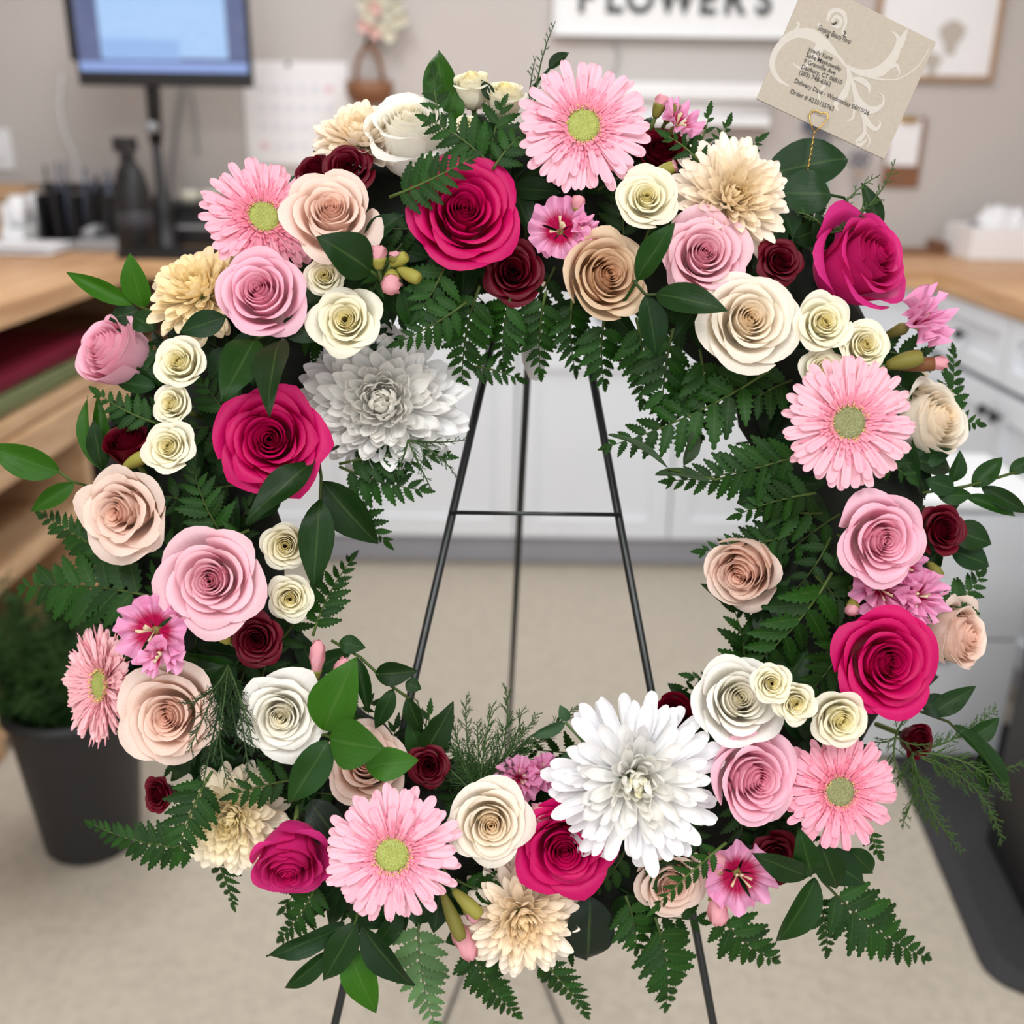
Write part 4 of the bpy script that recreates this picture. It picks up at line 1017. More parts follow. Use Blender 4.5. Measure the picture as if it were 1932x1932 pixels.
def satin(label, blooms, buds, h=None, seed=1, group='ruffled pink satin flowers'):
    rng = random.Random(seed)
    px, py = blooms[0][0], blooms[0][1]
    h0 = hring(px, py) if h is None else h
    base = L(px, py, h0 - 0.03)
    root = empty('satin_flower', mat=WM @ Matrix.Translation(base)); tag(root, label, 'flower', group)
    for (bx, by, R, tx, ty, np_, cup) in blooms:
        hh = h0; Rm = R * (D - hh) / F
        n = Vector((tx, ty, math.sqrt(max(0.02, 1 - tx * tx - ty * ty))))
        fm = frame(L(bx, by, hh) - base - n * Rm * 0.45, n, rng.uniform(0, 6))
        for k in range(np_):
            a = 2 * math.pi * k / np_ * (1 if np_ < 6 else 2.0) + rng.uniform(-.2, .2)
            me = satin_petal(rng, Rm, a, 46 if np_ < 6 else 44, cup + (0.0 if k < np_ / 2 or np_ < 6 else 0.35), 1.0, 1.0 if k < 5 else 0.8)
            put('petal', me, root, fm, mixc(SATC, srgb(250, 190, 220), rng.uniform(-.1, .5)))
        for k in range(5):
            a = rng.uniform(0, 6.28); q = rng.uniform(.15, .35)
            tube('stamen', [(0, 0, 0.1 * Rm), (q * .5 * Rm * math.cos(a), q * .5 * Rm * math.sin(a), .35 * Rm), (q * Rm * math.cos(a), q * Rm * math.sin(a), .58 * Rm)], [0.0006, 0.0006, 0.0012], M['petal'], root, 5, color=srgb(240, 220, 190), mat=fm)
        lathe('calyx', [(0.02 * Rm, -0.5 * Rm), (0.10 * Rm, -0.4 * Rm), (0.15 * Rm, 0.0), (0.10 * Rm, 0.10 * Rm), (0, 0.1 * Rm)], M['stemgreen'], root, 10, color=srgb(140, 130, 70), mat=fm)
        tube('stem', [fm @ Vector((0, 0, -0.45 * Rm)), fm @ Vector((0, 0, -0.45 * Rm - 0.02))], 0.002, M['stemgreen'], root, 6, color=GREEN_CALYX)
    for bd in buds: bud_part(root, base, h0, rng, *bd)
    return root
def bud_part(root, base, h0, rng, bx, by, tx_, ty_, wpx, frac, dh=0.0, gcol=None, pcol=None):
    """bud from (bx,by) to tip (tx_,ty_): green lower part, pink ruffled tip from frac on"""
    a = L(bx, by, h0 + dh) - base; b = L(tx_, ty_, h0 + dh + 0.006) - base
    d = b - a; ln = d.length
    q = Matrix.Translation(a) @ d.to_track_quat('Z', 'Y').to_matrix().to_4x4()
    w_ = wpx / 2 * D / F
    prof = lambda z: w_ * (0.35 + 0.65 * math.sin(min(1, z * 1.15) * math.pi * 0.62 + 0.15)) * (1 if z < .9 else (1.0 - (z - .9) * 4))
    zs = [0, .12, .25, .4, .55, .7]
    gc = gcol or srgb(150, 144, 66); pc = pcol or srgb(244, 140, 188)
    ngreen = [z for z in [0, .1, .2, .35, .5, .65, .8, .92, 1.0] if z <= frac] + [frac]
    lathe('bud_calyx', [(0.0, -0.02 * ln)] + [(prof(z), z * ln) for z in ngreen] + [(0.3 * prof(frac), frac * ln)], M['stemgreen'], root, 10, color=gc, mat=q)
    if frac < 0.98:
        V = []; Fc = []; n = 12
        zz = [frac - .05, frac + (1 - frac) * .4, frac + (1 - frac) * .8, 1.0]
        for i, z in enumerate(zz):
            for k in range(n):
                an = 2 * math.pi * k / n + 0.5 * i
                rr_ = prof(min(z, .88)) * (0.9 if i < 3 else 0.45) * (1 + (0.22 if k % 2 else -0.12) * (i > 0))
                V.append((rr_ * math.cos(an), rr_ * math.sin(an), z * ln + (0.04 * ln if k % 3 == 0 and i > 1 else 0)))
        for i in range(3):
            for k in range(n): Fc.append((i * n + k, i * n + (k + 1) % n, (i + 1) * n + (k + 1) % n, (i + 1) * n + k))
        Fc.append(tuple(range(3 * n, 4 * n)))
        put('bud_tip', mesh('bud_tip', V, Fc, M['petal']), root, q, pc)
    tube('bud_stem', [a, a - d.normalized() * 0.012 + Vector((0, 0, -0.02))], 0.0016, M['stemgreen'], root, 6, color=GREEN_CALYX)
def bud_cluster(label, buds, h, seed):
    rng = random.Random(seed); base = L(buds[0][0], buds[0][1], h - 0.02)
    root = empty('satin_bud_cluster', mat=WM @ Matrix.Translation(base)); tag(root, label, 'flower buds', 'pink satin flower buds')
    for b in buds: bud_part(root, base, h, rng, *b)
    return root
satin('ruffled pink flower with crimson throat below the top daisy', [(1055, 430, 62, -.12, .05, 5, .75), (1104, 432, 32, .4, .1, 7, .9)], [(1088, 398, 1092, 370, 24, .25, .0)], seed=41)
satin('ruffled pink flower in side view behind the dark red rose, top', [(1284, 228, 50, .45, .45, 5, 1.0)], [(1236, 222, 1252, 180, 24, .6, .0), (1255, 232, 1278, 196, 20, .97, -.01), (1225, 335, 1275, 312, 24, .97, .02)], h=.045, seed=42)
satin('ruffled pink flower at the right edge, turned outward', [(1734, 606, 84, .50, .22, 11, 1.35)], [(1672, 690, 1742, 672, 32, .98, .0), (1690, 692, 1786, 684, 26, .75, -.005, srgb(130, 84, 50))], h=.05, seed=43)
satin('open pink flower with crimson streaks at the lower left', [(282, 1192, 68, -.08, .0, 5, .55), (304, 1240, 46, .05, -.40, 6, .7)], [], h=.104, seed=44)
satin('pair of ruffled pink flowers under the right hand pink rose', [(1664, 1112, 74, -.05, .0, 9, 1.05), (1732, 1128, 66, .25, -.05, 9, 1.1), (1708, 1066, 46, .2, .2, 5, .8)], [(1612, 1128, 1606, 1160, 24, .55, .0), (1752, 1062, 1775, 1090, 22, .98, -.01)], h=.068, seed=45)
satin('ruffled pink flower at the bottom below the fine greenery', [(978, 1470, 60, -.1, .1, 10, 1.2), (1026, 1456, 46, .25, .2, 9, 1.2)], [(1012, 1566, 1022, 1520, 42, .2, .02)], h=.05, seed=46)
satin('pink flower with crimson streaks at the bottom right', [(1398, 1658, 68, .05, -.08, 5, .6)], [(1345, 1690, 1360, 1745, 36, .12, -.01), (1350, 1655, 1352, 1610, 34, .3, -.01)], h=.06, seed=47)
bud_cluster('pink and green buds between cream rose and hot pink rose', [(715, 508, 712, 464, 30, .5), (740, 512, 738, 552, 34, .35), (748, 500, 744, 478, 22, .97), (752, 508, 792, 528, 24, .98), (738, 500, 768, 482, 22, .98)], .095, 51)
bud_cluster('two long pink buds above the broad leaf at lower left', [(596, 1282, 600, 1210, 26, .25), (612, 1320, 652, 1244, 24, .6)], .08, 52)
bud_cluster('long green buds with pink petals right of the bottom daisy', [(836, 1688, 872, 1775, 26, .98), (856, 1680, 908, 1730, 26, .98), (850, 1728, 892, 1808, 34, .15, -.01), (870, 1700, 900, 1738, 22, .5, -.006)], .065, 53)
bud_cluster('single green rosebud beside the dark red bud at far left', [(236, 880, 278, 858, 26, .98)], .06, 54)
bud_cluster('green bud left of the dark red rose, lower left', [(432, 1212, 408, 1180, 30, .98)], .075, 55)
# ------------------------------------------------------------------ greenery
def pinna_mesh(seed, teeth=7, depth=0.34):
    rng = random.Random(seed)
    V = []; UV = []; Fc = []
    n = teeth * 2 + 1
    for i in range(n):
        t = i / (n - 1)
        env = (math.sin(math.pi * min(1, t ** 0.62)) ** 0.75) * 0.5 if 0 < t < 1 else 0.0
        env = max(env, 0.06 * (1 - t))
        tooth = (1.0 if i % 2 else 1 - depth) * rng.uniform(.93, 1.07)
        adv = 0.035 if i % 2 else 0.0
        fold = 0.10 * env
        zc = 0.06 * math.sin(t * 2.2) - 0.10 * t * t
        V += [(t, 0, zc - 0.02), (min(1.02, t + adv), env * tooth, zc + fold), (min(1.02, t + adv), -env * tooth, zc + fold)]
        UV += [(.5, t), (1, t), (0, t)]
    for i in range(n - 1):
        a, b = i * 3, (i + 1) * 3
        Fc += [(a, b, b + 1, a + 1), (a, a + 2, b + 2, b)]
    return mesh('pinna', V, Fc, M['fern'], UV)
PIN = [pinna_mesh(k, 7, .36) for k in range(4)] + [pinna_mesh(10 + k, 5, .30) for k in range(2)]
def basis(o, x, z):
    x = x.normalized(); z = (z - x * z.dot(x)).normalized(); y = z.cross(x)
    return Matrix(((x.x, y.x, z.x, o.x), (x.y, y.y, z.y, o.y), (x.z, y.z, z.z, o.z), (0, 0, 0, 1)))
FERN = srgb(31, 72, 14)
def frond(label, b, t, wpx, hb=0.04, ht=0.015, curve=0.08, twist=0.0, group='leatherleaf fern fronds of the wreath', seed=None, color=FERN, start=0.12, sp=None, pin_w=0.40):
    SEED[0] += 1
    rng = random.Random(seed or SEED[0] * 13)
    A = L(b[0], b[1], hb); B = L(t[0], t[1], ht)
    root = empty('fern_frond', mat=WM @ Matrix.Translation(A)); tag(root, label, 'fern', group)
    d = B - A; ln = d.length
    side0 = Vector((-d.y, d.x, 0)).normalized()
    bow = side0 * ln * curve * rng.choice((-1, 1)) + Vector((0, 0, ln * 0.10))
    P = lambda q: d * q + bow * (4 * q * (1 - q)) * 0.5
    nrm = Vector((0, 0, 1)) + side0 * math.sin(twist)
    tube('rachis', [P(q / 6) for q in range(7)], [0.0013 * (1 - q / 8) for q in range(7)], M['stemgreen'], root, 5, color=mixc(color, srgb(120, 130, 70), .35))
    W = wpx * D / F / 2
    spc = sp or max(0.0075, min(0.0125, W * 0.34))
    n = max(4, int(ln * (1 - start) / spc))
    for i in range(n):
        q = start + (1 - start) * (i + 0.2) / n
        u = (q - start) / (1 - start)
        pl_ = W * 1.12 * min(1, 0.75 + u * 1.4) * (1 - u) ** 0.72 + 0.004
        tan = (P(min(1, q + .03)) - P(max(0, q - .03))).normalized()
        sd = nrm.cross(tan).normalized()
        for sg in (-1, 1):
            ang = math.radians(62 - 24 * u) + rng.uniform(-.1, .1)
            x = tan * math.cos(ang) + sd * sg * math.sin(ang) + nrm * rng.uniform(-.18, .12)
            m = basis(P(min(1, q + (0.3 / n if sg > 0 else 0))), x, nrm + sd * rng.uniform(-.25, .25) * sg)
            l_ = pl_ * rng.uniform(.9, 1.08)
            me = PIN[rng.randrange(4)] if l_ > 0.011 else PIN[4 + rng.randrange(2)]
            put('pinna', me, root, m @ Matrix.Diagonal((l_, max(l_ * pin_w, 0.0035) * (1.15), l_, 1)), color)
    tan = (P(1) - P(.93)).normalized()
    put('pinna', PIN[4], root, basis(P(.95), tan, nrm) @ Matrix.Diagonal((0.014, 0.006, 0.012, 1)), color)
    return root
def leaf_mesh(seed, wk=0.75, fold=0.12, ex=0.9):
    rng = random.Random(seed)
    t, s = grid(13, 5); t = 0.5 - 0.5 * np.cos(math.pi * t)
    wd = np.sin(math.pi * t ** wk) ** ex
    wd[0] = 0.05; wd[-1] = 0.0
    X = t + 0 * s; Y = s * wd * 0.5
    Z = 0.14 * np.sin(t * 2.4) - 0.12 * t + np.abs(s) * wd * fold + rng.uniform(.01, .03) * np.sin(t * 9 + s * 2)
    return gridmesh('leaf', X, Y, Z, t, s, M['leaf'])
LEAF = [leaf_mesh(k, .72 + .04 * (k % 3), fold=.06 + .05 * (k % 2)) for k in range(5)]
ROUND = [leaf_mesh(20 + k, .95, .05, .62) for k in range(3)]
RUS = srgb(24, 61, 12); RUSL = srgb(46, 96, 8); RUSD = srgb(22, 54, 20)
def sprig(label, leaves, stem=None, name='ruscus_sprig', cat='leaves', group='glossy leaf sprigs of the wreath', color=RUS, rnd=False):
    """leaves: (bx,by,tx,ty,width px,h base,h tip[,twist[,colour]])"""
    SEED[0] += 1
    rng = random.Random(SEED[0] * 17)
    A = L(leaves[0][0], leaves[0][1], leaves[0][5])
    root = empty(name, mat=WM @ Matrix.Translation(A)); tag(root, label, cat, group)
    for lf in leaves:
        bx, by, tx_, ty_, w_, hb, ht = lf[:7]
        tw = lf[7] if len(lf) > 7 else rng.uniform(-.35, .35)
        c = lf[8] if len(lf) > 8 else color
        B0 = L(bx, by, hb) - A; T0 = L(tx_, ty_, ht) - A
        x = T0 - B0; sd = Vector((-x.y, x.x, 0)).normalized()
        z = Vector((0, 0, 1)) * math.cos(tw) + sd * math.sin(tw)
        m = basis(B0, x, z) @ Matrix.Diagonal((x.length, w_ * D / F, x.length, 1))
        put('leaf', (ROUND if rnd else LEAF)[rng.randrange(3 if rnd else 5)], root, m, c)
    if stem:
        tube('stem', [L(*p) - A for p in stem], 0.0012, M['stemgreen'], root, 6, color=mixc(color, srgb(110, 120, 60), .3))
    else:
        bx, by, tx_, ty_, w_, hb, ht = leaves[0][:7]
        q = (L(tx_, ty_, ht) - A).normalized()
        tube('stem', [Vector((0, 0, 0)), -q * 0.012 + Vector((0, 0, -0.006)), -q * 0.02 + Vector((0, 0, -0.02))], 0.0012, M['stemgreen'], root, 6, color=color)
    return root
# --- glossy leaves -----------------------------------------------------------
sprig('pointed green leaves sticking out at the upper left edge', [(252, 574, 123, 513, 36, .03, .04, .1, RUSL), (272, 580, 244, 477, 54, .03, .05, .1, RUSL), (252, 596, 296, 622, 44, .035, .04, 0), (262, 586, 205, 604, 40, .03, .03)], [(340, 626, .03), (300, 594, .035), (255, 574, .03)])
sprig('two green leaves reaching out of frame at the far left', [(112, 890, -26, 840, 62, .02, .03, .1, RUSL), (140, 912, 57, 966, 36, .02, .02, .2, RUSL)], [(170, 918, .01), (135, 908, .02), (110, 889, .02)])
sprig('upright narrow leaves beside the dark red bud, far left', [(192, 884, 163, 747, 38, .03, .03, .5, RUSL), (196, 884, 184, 744, 32, .032, .035, -.4, RUSL), (194, 884, 176, 790, 36, .04, .05)])
sprig('two dewy leaves hanging over the left hot pink rose', [(482, 640, 419, 756, 70, .10, .135, .2), (530, 640, 506, 782, 56, .10, .15, -.1)], [(520, 620, .08), (500, 632, .1), (482, 640, .1)])
sprig('dark leaves under the upper left light pink rose', [(425, 598, 338, 628, 46, .08, .08, .2, RUSD), (535, 606, 606, 642, 50, .09, .09, .1, RUSD), (440, 660, 395, 720, 50, .06, .06, 0, RUSD)])
sprig('broad dark leaf under the upper left blush rose', [(700, 512, 598, 446, 78, .10, .125, -.15), (690, 458, 762, 404, 42, .08, .09, .2, RUSD), (760, 545, 778, 625, 40, .085, .07, .2)], [(740, 540, .06), (700, 512, .1)])
sprig('long pointed leaf below the left hot pink rose', [(592, 872, 463, 986, 54, .09, .11, -.2)])
sprig('large dark leaves hanging at the left inner edge', [(608, 908, 714, 1027, 74, .06, .04, -.1), (604, 942, 592, 1112, 62, .07, .07, .1)], [(600, 860, .06), (606, 900, .065), (604, 942, .07)])
sprig('broad bright leaves above the lower left daisy', [(612, 1378, 672, 1240, 86, .10, .11, .15, RUSL), (622, 1394, 724, 1412, 84, .115, .125, .0, RUSL), (690, 1446, 790, 1434, 56, .10, .10, .2, RUSL), (618, 1398, 544, 1518, 62, .11, .11, .2)], [(600, 1390, .08), (612, 1386, .1), (640, 1400, .105), (690, 1440, .1)])
sprig('slender twig of curved leaves at the lower left inner edge', [(708, 1272, 788, 1266, 44, .05, .05, .0), (672, 1240, 696, 1348, 28, .05, .05, .3), (742, 1300, 708, 1376, 34, .05, .05, .1), (765, 1288, 795, 1300, 28, .05, .05, .2), (770, 1315, 796, 1382, 34, .05, .04, -.2), (640, 1212, 690, 1222, 34, .05, .05, .2)], [(625, 1208, .05), (680, 1240, .05), (735, 1292, .05), (772, 1318, .05)])
sprig('pointed leaf standing behind the dark red rose at the bottom', [(793, 1432, 856, 1324, 52, .04, .045, -.2), (800, 1440, 772, 1350, 38, .035, .035, .3)])
sprig('spray of long dewy leaves hanging at the bottom left', [(650, 1742, 502, 1806, 46, .05, .055, .2, RUSD), (622, 1794, 536, 1867, 36, .045, .04, .1), (672, 1742, 610, 1852, 56, .055, .05, -.1), (654, 1782, 710, 1913, 62, .05, .045, .1, RUSL), (684, 1746, 782, 1862, 56, .06, .05, -.2, RUSD)], [(680, 1700, .05), (672, 1735, .055), (655, 1782, .05)])
sprig('narrow leaf lying against the light pink rose, upper right', [(1203, 528, 1274, 418, 48, .10, .125, .3)])
sprig('pair of dewy leaves left of the large cream rose', [(1238, 556, 1374, 586, 54, .105, .125, .1), (1218, 558, 1238, 674, 52, .09, .075, .1, RUSD)], [(1195, 530, .1), (1218, 556, .09), (1238, 556, .1)])
sprig('leafy twig reaching out at the right edge', [(1834, 918, 1892, 862, 38, .03, .03, .2), (1852, 918, 1940, 968, 34, .03, .025, -.2), (1822, 936, 1918, 974, 28, .03, .025, .1), (1904, 892, 1950, 862, 28, .025, .025, .1), (1795, 910, 1812, 850, 34, .035, .04, -.2), (1800, 922, 1745, 905, 40, .04, .04, .2, RUSD), (1770, 935, 1835, 934, 34, .035, .035)], [(1740, 930, .04), (1820, 918, .035), (1870, 905, .03), (1935, 885, .025)])
sprig('two dark leaves behind the dark red rose at the right', [(1795, 1000, 1872, 1026, 56, .03, .03, .1), (1795, 1040, 1868, 1068, 58, .025, .025, .3, RUSD)])
sprig('cluster of glossy leaves at the lower right below the daisy', [(1524, 1650, 1420, 1610, 48, .075, .095, .1), (1532, 1652, 1508, 1562, 50, .075, .09, .2), (1548, 1592, 1580, 1678, 52, .08, .07, -.1), (1538, 1656, 1464, 1780, 62, .065, .055, .2), (1540, 1606, 1632, 1668, 62, .05, .045, .1, RUSD), (1600, 1600, 1648, 1648, 44, .045, .035)], [(1560, 1590, .05), (1535, 1640, .06), (1524, 1652, .07)])
sprig('twisted long leaves trailing at the lower right edge', [(1826, 1398, 1886, 1354, 38, .01, .01, .1), (1800, 1368, 1912, 1512, 42, .015, .01, .6), (1850, 1420, 1862, 1500, 26, .012, .01, -.5), (1752, 1348, 1842, 1294, 40, .03, .03, .2), (1738, 1330, 1800, 1330, 44, .03, .03, .1, RUSD)], [(1730, 1340, .03), (1790, 1362, .02), (1826, 1398, .012)])
sprig('upright broad leaf at the top beside the cream buds', [(836, 224, 827, 93, 64, .035, .03, .1, RUSL), (846, 226, 862, 168, 48, .04, .045, -.1, RUSL)])
sprig('small leaf behind the large top daisy', [(1036, 130, 1074, 98, 24, .035, .035, .2), (930, 190, 908, 150, 22, .05, .05)])
sprig('narrow upright leaf behind the hot pink rose, upper right', [(1662, 430, 1626, 344, 32, .03, .03, .2), (1560, 470, 1540, 400, 40, .03, .04, .3, RUSD)])
sprig('dull curling straps at the right inner edge', [(1148, 820, 1268, 888, 17, .04, .05, .7, srgb(48, 70, 40)), (1236, 896, 1352, 914, 22, .04, .05, .6, srgb(48, 70, 40)), (1312, 808, 1290, 882, 34, .05, .04, .5, srgb(58, 74, 50)), (1400, 860, 1420, 930, 50, .05, .045, .3, srgb(58, 74, 50)), (1440, 930, 1390, 950, 44, .05, .045, .3, RUSD)], [(1420, 890, .05), (1350, 905, .05), (1260, 885, .045)])
sprig('small grey green twig left of the spidery white chrysanthemum', [(1066, 1364, 1000, 1390, 24, .04, .04, .1, srgb(66, 100, 66)), (1072, 1360, 1056, 1330, 22, .04, .04, .1, srgb(66, 100, 66)), (1092, 1392, 1112, 1362, 26, .04, .04, .1, srgb(66, 100, 66)), (1058, 1452, 1096, 1414, 32, .05, .05, .2)], [(1120, 1425, .03), (1096, 1394, .04), (1066, 1362, .04)], color=srgb(66, 100, 66))
sprig('large round dark leaf behind the gold card stick', [(1442, 334, 1600, 298, 96, .012, .016, .15, srgb(30, 66, 28))], name='lemon_leaf', cat='leaf', group='large round leaves', rnd=True)
sprig('round dark leaf right of the peach chrysanthemum', [(1568, 368, 1466, 366, 84, .03, .03, -.1, srgb(36, 72, 34))], name='lemon_leaf', cat='leaf', group='large round leaves', rnd=True)
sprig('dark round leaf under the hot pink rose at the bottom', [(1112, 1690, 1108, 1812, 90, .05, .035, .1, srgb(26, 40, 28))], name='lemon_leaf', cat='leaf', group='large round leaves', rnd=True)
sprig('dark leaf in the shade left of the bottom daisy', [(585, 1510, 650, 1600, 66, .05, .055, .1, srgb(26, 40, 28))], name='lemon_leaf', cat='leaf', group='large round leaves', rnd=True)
# --- fern fronds -------------------------------------------------------------
FR = [
 ('large fern frond fanning out at the far left', (300, 1128), (38, 1108), 190, .05, .0),
 ('fern frond beside the ragged blush rose, pointing up left', (240, 1080), (78, 972), 100, .03, .005),
 ('fern frond pointing left at the lower left edge', (400, 1600), (170, 1553), 90, .04, .01),
 ('short fern tip hanging below the pale yellow chrysanthemum', (400, 1600), (440, 1706), 60, .03, .01),
 ('dewy fern frond lying over the pale yellow chrysanthemum', (400, 1455), (338, 1612), 110, .075, .075),
 ('fern frond left of the bottom daisy', (605, 1650), (530, 1770), 84, .05, .02),
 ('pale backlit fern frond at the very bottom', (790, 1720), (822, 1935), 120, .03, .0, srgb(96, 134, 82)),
 ('fern frond below the peach chrysanthemum, left', (880, 1770), (978, 1916), 96, .04, .0),
 ('dark fern frond below the peach chrysanthemum, right', (1010, 1800), (1106, 1914), 76, .03, .0),
 ('fern frond hanging straight down at the bottom right', (1236, 1730), (1256, 1902), 130, .04, .0),
 ('fern frond below the crimson streaked flower', (1350, 1720), (1462, 1812), 120, .04, .01),
 ('small hanging fern tip right of the lower right leaf', (1536, 1680), (1560, 1796), 62, .035, .01),
 ('long fern frond reaching out at the lower right', (1550, 1660), (1752, 1808), 140, .05, .0),
 ('tiny fern tip under the lower right daisy', (1640, 1560), (1658, 1610), 34, .03, .02),
 ('fern frond pointing left above the lower right white rose', (1450, 1282), (1302, 1276), 60, .04, .02),
 ('large fern frond at the right inner edge below the blush rose', (1570, 1080), (1395, 1275), 170, .07, .035),
 ('fern frond behind the inner right blush rose', (1510, 1000), (1322, 1040), 90, .04, .01),
 ('long fern frond reaching inward at the right inner edge', (1450, 700), (1140, 845), 160, .06, .02),
 ('fern frond left of the right hand daisy', (1530, 850), (1258, 908), 120, .07, .03),
 ('fern frond under the right hand daisy', (1540, 930), (1390, 972), 90, .07, .04),
 ('fern frond hanging from the top toward the white pompon', (880, 570), (752, 646), 90, .085, .075),
 ('fern frond hanging inside the top, left of the easel top', (905, 540), (872, 725), 110, .075, .02),
 ('small fern frond pointing right inside the top', (880, 690), (978, 715), 60, .03, .01),
 ('fern frond hanging inside the top under the dark red rose', (965, 555), (950, 690), 100, .07, .02),
 ('fern frond hanging inside the top beside the easel tip', (1030, 550), (1020, 705), 100, .07, .02),
 ('fern frond hanging inside the top left of the tan rose', (1080, 560), (1085, 700), 90, .06, .015),
 ('fern frond hanging inside the top below the tan rose', (1140, 600), (1140, 725), 110, .06, .015),
 ('fern frond hanging inside the top right of the tan rose', (1200, 600), (1210, 760), 110, .06, .015),
 ('glossy fern frond below the pair of dewy leaves', (1270, 620), (1250, 800), 130, .065, .02),
 ('fern frond left of the large cream rose', (1320, 660), (1320, 830), 120, .06, .02),
 ('fern frond reaching right below the white pompon', (640, 875), (846, 862), 110, .03, .02),
 ('fern frond under the white pompon pointing down right', (640, 880), (800, 925), 110, .03, .015),
 ('fern tip beyond the large hanging leaves, left inner edge', (640, 950), (728, 1022), 80, .04, .02),
 ('upright fern frond at the left inner edge', (590, 1200), (664, 1054), 84, .05, .02),
 ('fern frond lying across the white rose at the top', (735, 372), (892, 296), 96, .10, .12),
 ('fern frond pointing left among the top blooms', (925, 310), (806, 226), 100, .085, .085),
 ('fern frond standing up between cream buds and daisy', (925, 320), (950, 196), 130, .08, .07),
 ('fern frond against the left side of the top daisy', (930, 320), (990, 250), 80, .09, .085),
 ('small fern tip in front of the upright broad leaf', (838, 250), (818, 140), 56, .05, .05),
 ('fern tip above the peach chrysanthemum, left', (1304, 310), (1338, 214), 44, .04, .04),
 ('fern tip above the peach chrysanthemum, right', (1355, 310), (1372, 236), 38, .04, .04),
 ('fern tip behind the peach chrysanthemum, pointing right', (1380, 300), (1432, 266), 36, .03, .03),
 ('fern tip beside the dark red rose right of the top daisy', (1330, 320), (1262, 258), 50, .07, .085),
 ('fern frond standing out behind the white rose, right edge', (1770, 830), (1798, 662), 90, .02, .0),
 ('fern tips pointing right from the white rose, right edge', (1760, 800), (1846, 800), 60, .015, .0),
 ('fern frond at the right edge below the dark red rose', (1770, 1160), (1852, 1084), 80, .03, .01),
 ('fern frond between the left hot pink rose and the blush rose', (420, 1010), (366, 884), 100, .06, .075),
 ('fern frond above the wide open pink rose', (470, 1000), (330, 1045), 70, .07, .08),
 ('fern frond between cream rose column and hot pink rose', (430, 790), (380, 720), 80, .06, .06),
 ('fern frond under the left column of cream roses', (300, 800), (185, 742), 70, .05, .045),
 ('fern frond under the white rose at the lower left', (560, 1470), (440, 1500), 90, .06, .07),
 ('fern frond at the right between hot pink and cream roses', (1600, 1200), (1500, 1330), 110, .05, .05),
 ('drooping fern frond right of the buds at the bottom', (860, 1660), (960, 1690), 90, .05, .05),
 ('fern frond between the bottom blush rose and round leaf', (1180, 1690), (1200, 1790), 110, .05, .03),
 ('narrow fern frond lying over the bottom blush rose', (1370, 1590), (1236, 1712), 60, .09, .10),
 ('fern frond under the top hot pink rose, left', (840, 500), (790, 590), 120, .085, .085),
 ('fern frond right of the pink buds, top left', (760, 460), (700, 560), 90, .07, .08),
]
for f in FR:
    frond(f[0], f[1], f[2], f[3], f[4], f[5], color=f[6] if len(f) > 6 else FERN, twist=random.Random(len(f[0]) + f[1][0]).uniform(-.4, .4))
# --- packed filling between the flowers: nothing tells these apart ------------
rf = random.Random(77)
_used = set()
LOW = [(196, 1292, 120), (1784, 1000, 60), (232, 826, 60), (218, 672, 95), (716, 750, 160), (808, 1446, 60), (428, 1556, 90), (1276, 1346, 60), (294, 1500, 50), (1824, 1200, 70), (690, 1440, 80)]
def fill_h(px, py):
    """how high above the ring a filling piece may lie: under the heads of the low-set flowers it stays flat on the moss"""
    q = hring(px, py)
    if any(math.hypot(px - x, py - y) < rad + 50 for x, y, rad in LOW): return 0.016 + 0.012 * rf.random()
    return q * rf.uniform(.35, .66) if abs(math.hypot(px - CXW, py - CYW) - RW) < 110 else q * rf.uniform(.18, .42)
def spot_label(what, px, py):
    """names the flower this piece sits next to, and on which side of it"""
    for k, (fx, fy, lab) in enumerate(sorted(FLOWERS, key=lambda q: math.hypot(q[0] - px, q[1] - py))[:9]):
        if len(lab.split()) > 10: continue
        dx, dy = px - fx, py - fy
        side = ('right of' if dx > 0 else 'left of') if abs(dx) > abs(dy) else ('below' if dy > 0 else 'above')
        t = '%s %s the %s' % (what, side, lab)
        if t not in _used and len(t.split()) <= 16:
            _used.add(t); return t
    return what + ' packed deep between the flowers'
for k in range(96):
    a = 2 * math.pi * (k + rf.uniform(-.4, .4)) / 96; q = RW + rf.uniform(-170, 185)
    bx, by = CXW + q * math.cos(a), CYW + q * math.sin(a)
    da = a + rf.uniform(-1.3, 1.3) + (math.pi if q < RW - 40 else 0); ln = rf.uniform(95, 150)
    bx -= math.cos(da) * ln * .4; by -= math.sin(da) * ln * .4
    hb = fill_h(bx + math.cos(da) * ln * .5, by + math.sin(da) * ln * .5)
    frond(spot_label('dark fern', bx + ln * .4 * math.cos(da), by + ln * .4 * math.sin(da)), (bx, by), (bx + ln * math.cos(da), by + ln * math.sin(da)), rf.uniform(80, 125), hb, hb + rf.uniform(-.012, .004), group='fern fronds packed between the flowers', twist=rf.uniform(-.5, .5), sp=.0125, color=mixc(FERN, srgb(26, 56, 14), rf.uniform(.0, .8)))
for k in range(56):
    a = 2 * math.pi * (k + rf.uniform(-.4, .4)) / 56; q = RW + rf.uniform(-160, 150)
    bx, by = CXW + q * math.cos(a), CYW + q * math.sin(a)
    lv = []
    hb = fill_h(bx, by)
    for j in range(3):
        da = rf.uniform(0, 6.28); ln = rf.uniform(80, 120)
        lv.append((bx, by, bx + ln * math.cos(da), by + ln * math.sin(da), rf.uniform(36, 52), hb, hb + rf.uniform(0, .010), rf.uniform(-.6, .6), mixc(RUS, RUSD, rf.random())))
    sprig(spot_label('dark leaves', bx, by), lv, group='leaf clusters packed between the flowers')
